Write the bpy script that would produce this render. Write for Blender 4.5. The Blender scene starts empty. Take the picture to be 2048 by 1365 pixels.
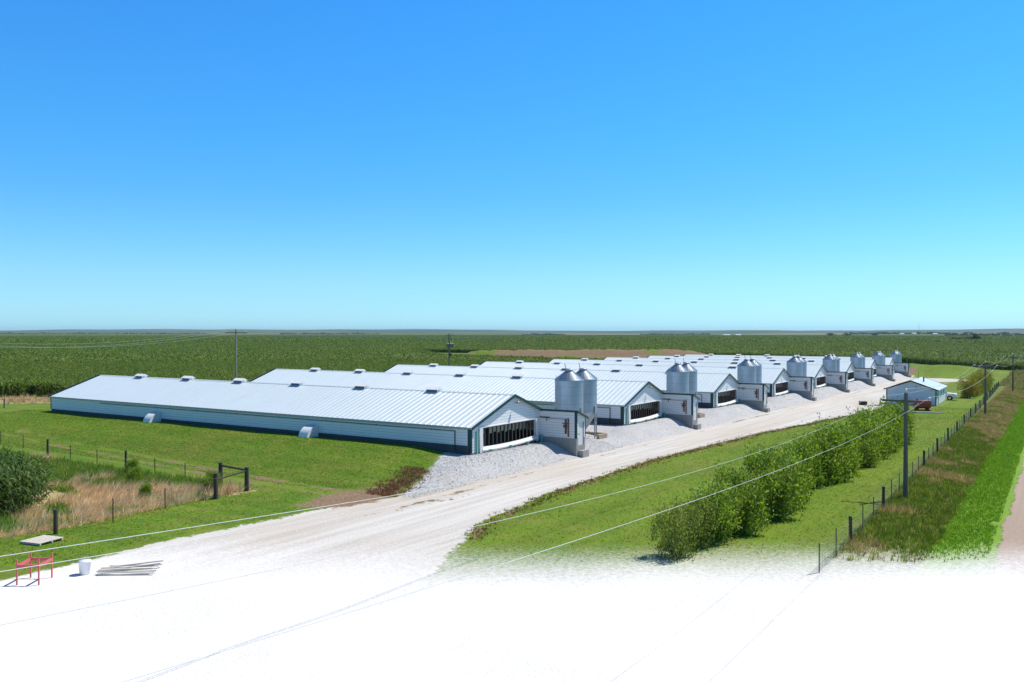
import bpy, math, random
import numpy as np
from mathutils import Vector
R = math.radians
random.seed(7)
rng = np.random.default_rng(7)
scene = bpy.context.scene
col = scene.collection

# ------------------------------------------------------------------ camera, sky, sun, exposure
CAMH = 11.02
YAW = 0.5707
cd = bpy.data.cameras.new('camera')
cd.sensor_width = 36.0
cd.lens = 36.0 * 1701.18 / 2048
cd.clip_start = 0.5
cd.clip_end = 60000
cam = bpy.data.objects.new('camera', cd)
col.objects.link(cam)
cam.location = (0, 0, CAMH)
cam.rotation_euler = (math.pi / 2 - math.atan(18.5 / 1701.18), 0, YAW - math.pi / 2)
scene.camera = cam

SUN_EL, SUN_AZ = R(59), R(-29)          # azimuth from +X
sv = Vector((math.cos(SUN_EL) * math.cos(SUN_AZ), math.cos(SUN_EL) * math.sin(SUN_AZ), math.sin(SUN_EL)))
world = bpy.data.worlds.new("World")
scene.world = world
world.use_nodes = True
wn = world.node_tree
bg = wn.nodes['Background']
sky = wn.nodes.new('ShaderNodeTexSky')
sky.sky_type = 'NISHITA'
sky.sun_disc = False
sky.sun_elevation = SUN_EL
sky.sun_rotation = math.pi / 2 - SUN_AZ
sky.altitude = 300
sky.air_density = 1.0
sky.dust_density = 0.2
sky.ozone_density = 4.0
# deep, saturated summer sky: grade the Nishita colours by elevation
tcw = wn.nodes.new('ShaderNodeTexCoord'); sxw = wn.nodes.new('ShaderNodeSeparateXYZ'); rw = wn.nodes.new('ShaderNodeValToRGB')
wn.links.new(tcw.outputs['Generated'], sxw.inputs[0]); wn.links.new(sxw.outputs[2], rw.inputs[0])
grade = [(0.0, (.40,.80,1.22)), (.014, (.44,.79,1.15)), (.061, (.46,.79,1.04)), (.108, (.38,.79,1.08)), (.155, (.31,.775,1.10)), (.21, (.26,.81,1.14)), (.36, (.22,.84,1.28)), (.6, (.10,.32,.50))]
els = rw.color_ramp.elements
while len(els) < len(grade): els.new(0.5)
for e, (p, c) in zip(els, grade): e.position = p; e.color = tuple(v*0.5 for v in c)+(1,)
mw = wn.nodes.new('ShaderNodeMix'); mw.data_type = 'RGBA'; mw.blend_type = 'MULTIPLY'; mw.inputs[0].default_value = 1
wn.links.new(sky.outputs[0], mw.inputs[6]); wn.links.new(rw.outputs[0], mw.inputs[7])
wn.links.new(mw.outputs[2], bg.inputs['Color'])
bg.inputs['Strength'].default_value = 0.132*2

sl = bpy.data.lights.new('sun', 'SUN')
sl.energy = 4.4
sl.angle = R(0.53)
sl.color = (1.0, 0.94, 0.84)
sun = bpy.data.objects.new('sun', sl)
col.objects.link(sun)
sun.rotation_euler = sv.to_track_quat('Z', 'Y').to_euler()

scene.view_settings.view_transform = 'Standard'
scene.view_settings.look = 'None'
scene.view_settings.exposure = 0.3
scene.view_settings.gamma = 1

# ------------------------------------------------------------------ object helpers
def setp(o, label=None, cat=None, group=None, kind=None):
    if label: o['label'] = label
    if cat: o['category'] = cat
    if group: o['group'] = group
    if kind: o['kind'] = kind
    return o

def empty(name, loc, rz=0.0, **k):
    o = bpy.data.objects.new(name, None)
    o.empty_display_size = 0.5
    col.objects.link(o)
    o.location = loc
    o.rotation_euler = (0, 0, rz)
    return setp(o, **k)

def copy_tree(o, parent=None):
    c = o.copy()
    col.objects.link(c)
    if parent is not None: c.parent = parent
    for ch in list(o.children):
        copy_tree(ch, c)
    return c

class MB:
    def __init__(s): s.v = []; s.f = []; s.sm = []
    def add(s, vs, fs, smooth=False):
        b = len(s.v); s.v += [tuple(v) for v in vs]
        s.f += [tuple(b + i for i in f) for f in fs]
        s.sm += [smooth] * len(fs)
        return s
    def box(s, x0, x1, y0, y1, z0, z1):
        vs = [(x0,y0,z0),(x1,y0,z0),(x1,y1,z0),(x0,y1,z0),(x0,y0,z1),(x1,y0,z1),(x1,y1,z1),(x0,y1,z1)]
        return s.add(vs, [(0,3,2,1),(4,5,6,7),(0,1,5,4),(1,2,6,5),(2,3,7,6),(3,0,4,7)])
    def bar(s, a, b, w, h, up=(0,0,1)):
        a = Vector(a); b = Vector(b); d = (b - a).normalized(); u = Vector(up)
        r = d.cross(u)
        if r.length < 1e-4: r = d.cross(Vector((1,0,0)))
        r.normalize(); u = r.cross(d)
        vs = []
        for p in (a, b):
            for i, j in ((-1,-1),(1,-1),(1,1),(-1,1)): vs.append(p + r*(i*w/2) + u*(j*h/2))
        return s.add(vs, [(0,1,2,3),(7,6,5,4),(0,4,5,1),(1,5,6,2),(2,6,7,3),(3,7,4,0)])
    def cyl(s, a, b, r0, r1=None, n=10, caps=True, smooth=True):
        if r1 is None: r1 = r0
        a = Vector(a); b = Vector(b); d = (b - a).normalized()
        r = d.orthogonal().normalized(); u = d.cross(r)
        vs = []
        for p, q in ((a, r0), (b, r1)):
            for i in range(n):
                t = 2*math.pi*i/n; vs.append(p + (r*math.cos(t) + u*math.sin(t))*q)
        s.add(vs, [(i, (i+1) % n, n+(i+1) % n, n+i) for i in range(n)], smooth)
        if caps: s.add(vs[:n], [tuple(range(n-1, -1, -1))]); s.add(vs[n:], [tuple(range(n))])
        return s
    def lathe(s, prof, cx=0, cy=0, n=36, smooth=True):
        vs = []
        for r, z in prof:
            for i in range(n):
                t = 2*math.pi*i/n; vs.append((cx + r*math.cos(t), cy + r*math.sin(t), z))
        fs = []
        for k in range(len(prof)-1):
            for i in range(n):
                j = (i+1) % n; fs.append((k*n+i, k*n+j, (k+1)*n+j, (k+1)*n+i))
        return s.add(vs, fs, smooth)
    def poly_tube(s, pts, r, n=5):
        for a, b in zip(pts[:-1], pts[1:]): s.cyl(a, b, r, r, n, caps=False)
        return s
    def build(s, name, m, parent=None, loc=None):
        me = bpy.data.meshes.new(name)
        me.from_pydata(s.v, [], s.f)
        me.polygons.foreach_set('use_smooth', s.sm)
        me.materials.append(m); me.update()
        o = bpy.data.objects.new(name, me); col.objects.link(o)
        if parent is not None: o.parent = parent
        if loc is not None: o.location = loc
        return o

def np_mesh(name, verts, faces, m, parent=None, cols=None, smooth=False, attrs=None):
    """verts (n,3), faces list of arrays (k,3)/(k,4)"""
    me = bpy.data.meshes.new(name)
    verts = np.asarray(verts, np.float32)
    faces = [np.asarray(f, np.int32) for f in faces if len(f)]
    tot = sum(f.size for f in faces); nf = sum(len(f) for f in faces)
    me.vertices.add(len(verts)); me.vertices.foreach_set('co', verts.ravel())
    me.loops.add(tot); me.polygons.add(nf)
    me.loops.foreach_set('vertex_index', np.concatenate([f.ravel() for f in faces]))
    sizes = np.concatenate([np.full(len(f), f.shape[1], np.int32) for f in faces])
    starts = np.concatenate([[0], np.cumsum(sizes)[:-1]]).astype(np.int32)
    me.polygons.foreach_set('loop_start', starts)
    me.polygons.foreach_set('use_smooth', np.full(nf, smooth, bool))
    me.update(calc_edges=True)
    if cols is not None:
        a = me.color_attributes.new('Col', 'FLOAT_COLOR', 'POINT')
        c4 = np.ones((len(verts), 4), np.float32); c4[:, :3] = cols
        a.data.foreach_set('color', c4.ravel())
    if attrs:
        for k, v in attrs.items():
            a = me.attributes.new(k, 'FLOAT', 'POINT'); a.data.foreach_set('value', np.asarray(v, np.float32).ravel())
    me.validate()
    me.materials.append(m)
    o = bpy.data.objects.new(name, me); col.objects.link(o)
    if parent is not None: o.parent = parent
    return o

# ------------------------------------------------------------------ material helpers
class NT:
    def __init__(s, name):
        s.m = bpy.data.materials.new(name); s.m.use_nodes = True
        s.t = s.m.node_tree; s.n = s.t.nodes; s.p = s.n['Principled BSDF']; s.out = s.n['Material Output']
    def node(s, typ, **kw):
        nd = s.n.new(typ)
        for k, v in kw.items():
            if k.startswith('_'): setattr(nd, k[1:], v)
        return nd
    def lk(s, a, b): s.t.links.new(a, b)
    def val(s, sock, v):
        if isinstance(v, (int, float)): sock.default_value = v
        elif isinstance(v, tuple): sock.default_value = v if len(v) == len(sock.default_value) else v + (1,)
        else: s.lk(v, sock)
    def pos(s): return s.node('ShaderNodeNewGeometry').outputs['Position']
    def obj(s): return s.node('ShaderNodeTexCoord').outputs['Object']
    def noise(s, vec, scale, detail=3, rough=0.55, scl=None):
        if scl is not None:
            mp = s.node('ShaderNodeMapping'); mp.inputs['Scale'].default_value = scl; s.lk(vec, mp.inputs[0]); vec = mp.outputs[0]
        nd = s.node('ShaderNodeTexNoise'); s.lk(vec, nd.inputs['Vector'])
        nd.inputs['Scale'].default_value = scale; nd.inputs['Detail'].default_value = detail; nd.inputs['Roughness'].default_value = rough
        return nd.outputs['Fac']
    def voro(s, vec, scale, out='Color'):
        nd = s.node('ShaderNodeTexVoronoi'); s.lk(vec, nd.inputs['Vector']); nd.inputs['Scale'].default_value = scale
        return nd.outputs[out]
    def math(s, op, a, b=0.0, c=None):
        nd = s.node('ShaderNodeMath', _operation=op); s.val(nd.inputs[0], a); s.val(nd.inputs[1], b)
        if c is not None: s.val(nd.inputs[2], c)
        return nd.outputs[0]
    def rng(s, v, a, b, c=0.0, d=1.0):
        nd = s.node('ShaderNodeMapRange'); s.val(nd.inputs[0], v)
        for i, q in enumerate((a, b, c, d)): nd.inputs[i+1].default_value = q
        return nd.outputs[0]
    def mix(s, f, a, b):
        nd = s.node('ShaderNodeMix', _data_type='RGBA'); s.val(nd.inputs[0], f); s.val(nd.inputs[6], a); s.val(nd.inputs[7], b)
        return nd.outputs[2]
    def attr(s, name, out='Fac'):
        nd = s.node('ShaderNodeAttribute'); nd.attribute_name = name; return nd.outputs[out]
    def bump(s, h, strength=0.5, dist=0.05):
        nd = s.node('ShaderNodeBump'); nd.inputs['Strength'].default_value = strength; nd.inputs['Distance'].default_value = dist
        s.lk(h, nd.inputs['Height']); s.lk(nd.outputs[0], s.p.inputs['Normal']); return nd
    def base(s, c, rough=0.7, metal=0.0, spec=0.4):
        s.val(s.p.inputs['Base Color'], c); s.val(s.p.inputs['Roughness'], rough); s.p.inputs['Metallic'].default_value = metal
        s.p.inputs['Specular IOR Level'].default_value = spec
        return s.m

def simple(name, c, rough=0.6, metal=0.0, var=0.12, scale=3.0, spec=0.4):
    t = NT(name); n = t.noise(t.obj(), scale, 4)
    lo = tuple(x*(1-var) for x in c); hi = tuple(min(1, x*(1+var)) for x in c)
    return t.base(t.mix(n, lo, hi), rough, metal, spec)

M = {}
def mk_siding(name, c, pitch=0.235):
    t = NT(name); o = t.obj(); sx = t.node('ShaderNodeSeparateXYZ'); t.lk(o, sx.inputs[0])
    fr = t.math('FRACT', t.math('DIVIDE', t.math('ADD', sx.outputs[2], 10.0), pitch))
    joint = t.math('LESS_THAN', fr, 0.10)
    n = t.noise(o, 0.9, 4, scl=(1, 1, 2.5))
    b = t.mix(n, tuple(x*0.93 for x in c), c)
    b = t.mix(t.math('MULTIPLY', joint, 0.62), b, (0.16, 0.18, 0.2))
    n4 = t.noise(o, 1.4, 4, 0.6, scl=(1.6, 1.6, 0.25)); b = t.mix(t.rng(n4, 0.55, 0.8, 0, 0.22), b, (0.45, 0.44, 0.40))
    t.bump(t.math('SUBTRACT', 1.0, fr), 0.6, 0.02)
    return t.base(b, 0.45)
M['siding'] = mk_siding('white_lap_siding', (0.80, 0.82, 0.82))
M['office_siding'] = mk_siding('blue_shade_siding', (0.74, 0.78, 0.86), 0.2)  # bluish shade of the office gables put into the siding colour

def mk_roof():
    t = NT('white_ribbed_metal'); o = t.obj()
    n = t.noise(o, 0.22, 4, scl=(0.6, 1.6, 1)); n2 = t.noise(o, 5.0, 3, scl=(0.25, 2, 1))
    b = t.mix(n, (0.62, 0.72, 0.76), (0.71, 0.79, 0.81)); b = t.mix(t.math('MULTIPLY', n2, 0.3), b, (0.42, 0.50, 0.54))
    sx = t.node('ShaderNodeSeparateXYZ'); t.lk(o, sx.inputs[0]); fr = t.math('FRACT', t.math('DIVIDE', t.math('ADD', sx.outputs[1], 0.25), 0.61))
    b = t.mix(t.math('MULTIPLY', t.math('GREATER_THAN', fr, 0.84), 0.12), b, (0.30, 0.37, 0.42))
    oi = t.node('ShaderNodeObjectInfo'); b = t.mix(t.math('MULTIPLY', oi.outputs['Random'], 0.16), b, (0.45, 0.50, 0.50))
    n3 = t.noise(o, 1.0, 3, 0.6, scl=(0.18, 2.2, 1)); b = t.mix(t.rng(n3, .55, .75, 0, .25), b, (0.40, 0.44, 0.45))
    return t.base(b, 0.34, 0.0, 0.5)
M['roof'] = mk_roof()

def mk_galv():
    t = NT('galvanised_steel'); o = t.obj(); sx = t.node('ShaderNodeSeparateXYZ'); t.lk(o, sx.inputs[0])
    n = t.noise(o, 1.6, 5, scl=(1, 1, 0.6)); n2 = t.noise(o, 14, 2)
    b = t.mix(n, (0.30, 0.36, 0.42), (0.48, 0.54, 0.58)); b = t.mix(t.math('MULTIPLY', n2, 0.3), b, (0.25, 0.30, 0.36))
    fr = t.math('FRACT', t.math('DIVIDE', t.math('ADD', sx.outputs[2], 5.0), 0.83))
    b = t.mix(t.math('MULTIPLY', t.math('LESS_THAN', fr, 0.035), 0.55), b, (0.13, 0.15, 0.17))
    w = t.math('SINE', t.math('MULTIPLY', sx.outputs[2], 60.0))
    t.bump(w, 0.35, 0.012)
    return t.base(b, 0.42, 0.72, 0.5)
M['galv'] = mk_galv()
def mk_conc(name, c):
    t = NT(name); o = t.obj(); n = t.noise(o, 0.8, 5); n2 = t.noise(o, 3.0, 4, scl=(2.5, 2.5, 0.35))
    b = t.mix(n, tuple(x*0.75 for x in c), c); b = t.mix(t.rng(n2, 0.5, 0.75, 0, 0.45), b, tuple(x*0.5 for x in c))
    t.bump(t.noise(o, 9, 4), 0.2, 0.02)
    return t.base(b, 0.9)
M['concrete'] = mk_conc('concrete', (0.36, 0.36, 0.34))
M['dark_concrete'] = mk_conc('shaded_dark_concrete', (0.085, 0.09, 0.095))  # dark concrete, with the shade along the wall foot put into its colour
M['louvre'] = simple('blue_grey_louvre', (0.10, 0.13, 0.22), 0.5)
M['tan_concrete'] = mk_conc('tan_concrete', (0.42, 0.32, 0.22))
M['pad'] = mk_conc('pale_concrete', (0.58, 0.52, 0.45))
M['trim'] = simple('dark_teal_trim', (0.012, 0.055, 0.06), 0.45)
M['teal'] = simple('teal_pvc', (0.12, 0.40, 0.34), 0.5)
M['black'] = simple('dark_rubber', (0.012, 0.012, 0.013), 0.6)
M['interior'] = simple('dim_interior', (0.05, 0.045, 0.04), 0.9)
M['panel'] = simple('pen_panel', (0.42, 0.42, 0.36), 0.7)
M['frame'] = simple('weathered_frame', (0.10, 0.085, 0.07), 0.7)
M['curtain'] = simple('white_tarp', (0.78, 0.78, 0.76), 0.6)
M['white'] = simple('white_paint', (0.80, 0.80, 0.79), 0.4)
M['door'] = simple('pale_grey_door', (0.62, 0.66, 0.66), 0.4)
M['rail'] = simple('dark_steel', (0.03, 0.032, 0.035), 0.5)
M['rust'] = simple('rusty_conduit', (0.13, 0.06, 0.04), 0.7)
M['steel'] = simple('grey_steel', (0.36, 0.38, 0.40), 0.45, 0.6)
M['red'] = simple('faded_red_paint', (0.36, 0.045, 0.035), 0.5, var=0.25)
M['pink'] = simple('sun_faded_red_steel', (0.62, 0.12, 0.12), 0.5)
M['porcelain'] = simple('porcelain', (0.75, 0.76, 0.76), 0.2)
M['wire'] = simple('aluminium_wire', (0.62, 0.65, 0.63), 0.5)
M['fwire'] = simple('fence_wire', (0.16, 0.16, 0.16), 0.6, 0.3)
M['plastic'] = simple('white_plastic', (0.78, 0.80, 0.84), 0.4)
M['glass'] = simple('tinted_glass', (0.02, 0.025, 0.03), 0.08, 0.0, spec=0.8)
M['tyre'] = simple('tyre_rubber', (0.015, 0.015, 0.016), 0.8)
M['chrome'] = simple('alloy', (0.55, 0.56, 0.58), 0.3, 0.8)
M['lamp'] = simple('headlight_lens', (0.7, 0.72, 0.74), 0.15)

def mk_wood(name, c, sc=(6, 6, 0.5)):
    t = NT(name); o = t.obj(); n = t.noise(o, 3.0, 5, scl=sc)
    b = t.mix(n, tuple(x*0.5 for x in c), tuple(x*1.3 for x in c)); t.bump(n, 0.5, 0.02)
    return t.base(b, 0.85)
M['pole'] = mk_wood('weathered_pole_wood', (0.17, 0.145, 0.12))
M['pole_pale'] = mk_wood('silvered_pole_wood', (0.34, 0.32, 0.29))
M['post'] = mk_wood('creosote_post', (0.075, 0.062, 0.05))
M['lumber'] = mk_wood('grey_lumber', (0.62, 0.57, 0.50), (1, 6, 6))
M['bark'] = mk_wood('bark', (0.09, 0.07, 0.05))

def mk_leaf(name, trans=0.3, rough=0.5, spec=0.35):
    t = NT(name); c = t.attr('Col', 'Color')
    t.base(c, rough, 0, spec)
    tr = t.node('ShaderNodeBsdfTranslucent'); 
    g = t.node('ShaderNodeHueSaturation'); g.inputs['Value'].default_value = 1.5; g.inputs['Saturation'].default_value = 1.1
    t.lk(c, g.inputs['Color']); t.lk(g.outputs[0], tr.inputs[0])
    mx = t.node('ShaderNodeMixShader'); mx.inputs[0].default_value = trans
    t.lk(t.p.outputs[0], mx.inputs[1]); t.lk(tr.outputs[0], mx.inputs[2]); t.lk(mx.outputs[0], t.out.inputs[0])
    return t.m
M['leaf'] = mk_leaf('foliage', 0.4)
M['corn'] = mk_leaf('corn_leaf', 0.25, 0.6, 0.2)
M['blade'] = mk_leaf('grass_blade', 0.3, 0.6, 0.2)

# ------------------------------------------------------------------ terrain
K = -0.0096; S0 = 61.31; DS = 28.23; GY = 39.3; NB = 8; W = 6.18; L = 61.0
def sm(t):
    t = np.clip(t, 0, 1); return t*t*(3-2*t)
def base(x): return K*(np.clip(x, -40, 270) - S0)
_pn = [(rng.uniform(0, 6.28), rng.uniform(0, 6.28), rng.uniform(0, 6.28)) for _ in range(24)]
def wav(x, y, wl, k=0):
    """cheap smooth pseudo noise in [-1,1]"""
    r = 0
    for i in range(5):
        a, p, q = _pn[(k*5+i) % 24]
        r = r + np.sin((x*math.cos(a+i*1.3) + y*math.sin(a+i*1.3))*6.283/(wl*(0.7+0.23*i)) + p)
    return r/3.2
BERM_A = np.array((346., 238.)); BERM_B = np.array((398., 156.))
def berm_d(x, y):
    d = BERM_B - BERM_A; ln = np.hypot(*d); d = d/ln
    t = (x-BERM_A[0])*d[0] + (y-BERM_A[1])*d[1]; s = (x-BERM_A[0])*-d[1] + (y-BERM_A[1])*d[0]
    e = np.maximum(np.maximum(-t, t-ln), 0)
    return s, e
def H(x, y):
    x = np.asarray(x, float); y = np.asarray(y, float)
    z = base(x)
    i = np.clip(np.round((x-S0)/DS), 0, NB-1); xr = x-(S0+DS*i)
    w = sm((xr+12)/4.5)*(1-sm((xr-4.2)/4.5))
    w = np.where((i == 0) & (xr < -6), sm((xr+17)/10), w)
    edge = sm((x-(S0-18.5))/11.5)*(1-sm((x-(S0+7*DS+7))/8))
    back = 1-sm((y-103)/14)
    fm = sm((y-35.0+0.25*np.sin(x*0.9))/3.6); fb = sm((y-36.0)/9.5)
    pad = (1.12*w*fm + (1-w)*(0.35*sm((y-35.2)/2.5)+0.75*fb))*edge*back
    pad = pad + 0.36*sm((y-40.5)/5.0)*edge*back*np.where(x < S0, 1, 0)
    z = z + pad
    # heaped stone in front of the gables
    hp = np.exp(-((y-37.6)/1.3)**2)*w*edge*np.clip(1+0.6*np.sin(x*0.55+1.0), 0, 2)*0.16
    z = z + np.where(y < 39.2, hp, 0)
    z = z - 0.4*np.exp(-((y-5.6)/1.5)**2)*sm((x-40)/12)
    z = z + 0.05*wav(x, y, 9, 0)*np.where((y > 10) & (y < 28) | (y > 44), 1, 0.3)
    s, e = berm_d(x, y)
    z = z + 4.2*np.exp(-(s/6.5)**2)*np.exp(-(e/14)**2)*(1+0.12*wav(x, y, 15, 1))
    z = z + 2.9*np.exp(-(((x-292)*0.85+(y-29)*0.53)/12)**2 - (((x-292)*0.53-(y-29)*0.85)/15)**2)
    # far rolling country
    r = np.hypot(x, y)
    z = z + 4.0*sm((r-1500)/3000)*wav(x, y, 2600, 2)
    return z

def ax(segs):
    out = []
    for a, b, st in segs: out += list(np.arange(a, b-1e-6, st))
    return np.array(out + [segs[-1][1]])
gx = ax([(-14000,-2000,3000),(-2000,-200,300),(-200,-20,20),(-20,16,2),(16,112,0.42),(112,220,0.8),(220,420,3),(420,1000,20),(1000,3000,120),(3000,15000,600)])
gy = ax([(-14000,-2000,3000),(-2000,-100,200),(-100,-8,6),(-8,46,0.4),(46,112,0.8),(112,260,3),(260,700,15),(700,2500,100),(2500,15000,600)])
GX, GYY = np.meshgrid(gx, gy, indexing='ij')
GZ = H(GX, GYY)

def pline(x, pts): return np.interp(x, [p[0] for p in pts], [p[1] for p in pts])
def ramp(d, w=1.2): return np.clip(0.5 + d/(2*w), 0, 1)      # d>0 inside
RR = [(20,21),(29.6,23.1),(38.9,27.4),(50,29),(68.4,29.7),(92.7,28.4),(114,25.9),(137.7,22.8),(150,23.6),(166,24.2),(175,26),(235,27.5),(244,22),(256,16),(262,20)]
RL = [(10,37.0),(26.7,38.3),(39.2,37.6),(44.6,36.0),(60,35.3),(262,35.3)]
APR = [(-10,30.0),(0,47.0),(3,44.6),(9,40.5),(14,37.0),(18,33.5),(23,30.0),(40,22)]     # edge of the painted white fade on the added apron: x as a function of y
x, y = GX, GYY
A = {}
d_road = np.minimum(np.minimum(y-pline(x, RR), pline(x, RL)-y), 262-x)
A['road'] = np.where(x > 10, ramp(d_road, 0.9), 0)
ap = pline(y, APR)-x
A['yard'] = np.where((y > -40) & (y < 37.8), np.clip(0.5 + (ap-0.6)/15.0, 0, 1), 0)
i_ = np.clip(np.round((x-S0)/DS), 0, NB-1); xr_ = x-(S0+DS*i_)
front = np.where((i_ == 0) & (xr_ < -7), 36.6 + np.clip((x-43.5)*0.44, -3, 5), np.where(xr_ > 6.2, 50.0, 41.5))
front = np.where((i_ > 0) & (xr_ < -6.2), 46.0, front)
A['gravel'] = np.where((x > 42), ramp(np.minimum(np.minimum(front-y, y-34.9), S0+7*DS+14-x), 0.8), 0)
wob = 0.08*np.sin(x*0.37)+0.07*np.sin(x*0.91+1)+0.05*np.sin(x*2.3)
A['dirtroad'] = np.where(x > -200, ramp(2.45+wob-y, 0.5), 0)*np.where(y > -6, 1, 0)
A['lush'] = ramp(np.minimum(y-2.5-wob, 5.5+1.3*wob-y), 0.4)*np.where((x < 330), 1, 0)
A['weed'] = ramp(np.minimum(y-5.4-1.3*wob, 9.0+0.012*(x-40)-y), 0.4)*np.where((x > 20) & (x < 330), 1, 0)
tri = np.minimum(np.minimum(39.4-x, y-45.6), 100-y)
A['dry'] = np.where(x > 5, ramp(tri, 0.8), 0)*(0.62 + 0.38*wav(x, y, 7, 3))
A['dry'] = np.maximum(A['dry'], np.where((x > 40) & (x < 108), ramp(np.minimum(y-(142-(x-60)*0.75), (152-(x-74)*1.05)-y), 2), 0))
bare = np.exp(-(((x-40.8)/4.6)**2+((y-38.6)/2.5)**2))*1.1
xt = 41.6 + 0.10*(y-45)*np.where(y > 45, 1, 0) - 0.9*np.exp(-((y-42)/4)**2)*0 
for off in (-0.75, 0.75):
    bare = np.maximum(bare, (0.9-0.006*(y-40))*np.exp(-((x-xt-off)/0.42)**2)*np.where((y > 39) & (y < 92), 1, 0)*(0.85+0.45*wav(x, y, 5, 2)))
bare = np.maximum(bare, 0.85*np.exp(-((y-pline(x, RR)+0.5)/0.55)**2)*np.where((x > 36) & (x < 150), 1, 0)*(0.72+0.28*wav(x, y, 6, 1)))
bare = np.maximum(bare, (0.5+0.16*wav(x, y, 11, 2))*np.exp(-((y-34.2-0.25*np.sin(x*0.13))/0.55)**2)*np.where((x > 40) & (x < 200), 1, 0))
bare = np.maximum(bare, (0.46+0.18*wav(x, y, 13, 1))*np.exp(-((y-35.2+0.14*(x-30))/1.3)**2)*np.where((x > 28) & (x < 52), 1, 0))
bare = np.maximum(bare, 0.8*np.exp(-((x-44.5)/2.6)**2-((y-39.2)/1.2)**2))
bare = np.maximum(bare, 0.75*np.exp(-((x-146)/4)**2-((y-18.6)/3.4)**2))
s_, e_ = berm_d(x, y)
bare = np.maximum(bare, (0.72+0.42*wav(x, y, 22, 1))*np.exp(-(s_/14)**6)*np.exp(-(e_/16)**2))
bare = np.maximum(bare, np.where((x > 262) & (x < 320) & (y > 36) & (y < 100), 1, 0))
A['bare'] = np.clip(bare, 0, 1)
far = np.hypot(x, y)
A['crop'] = sm((far-800)/500)

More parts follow.
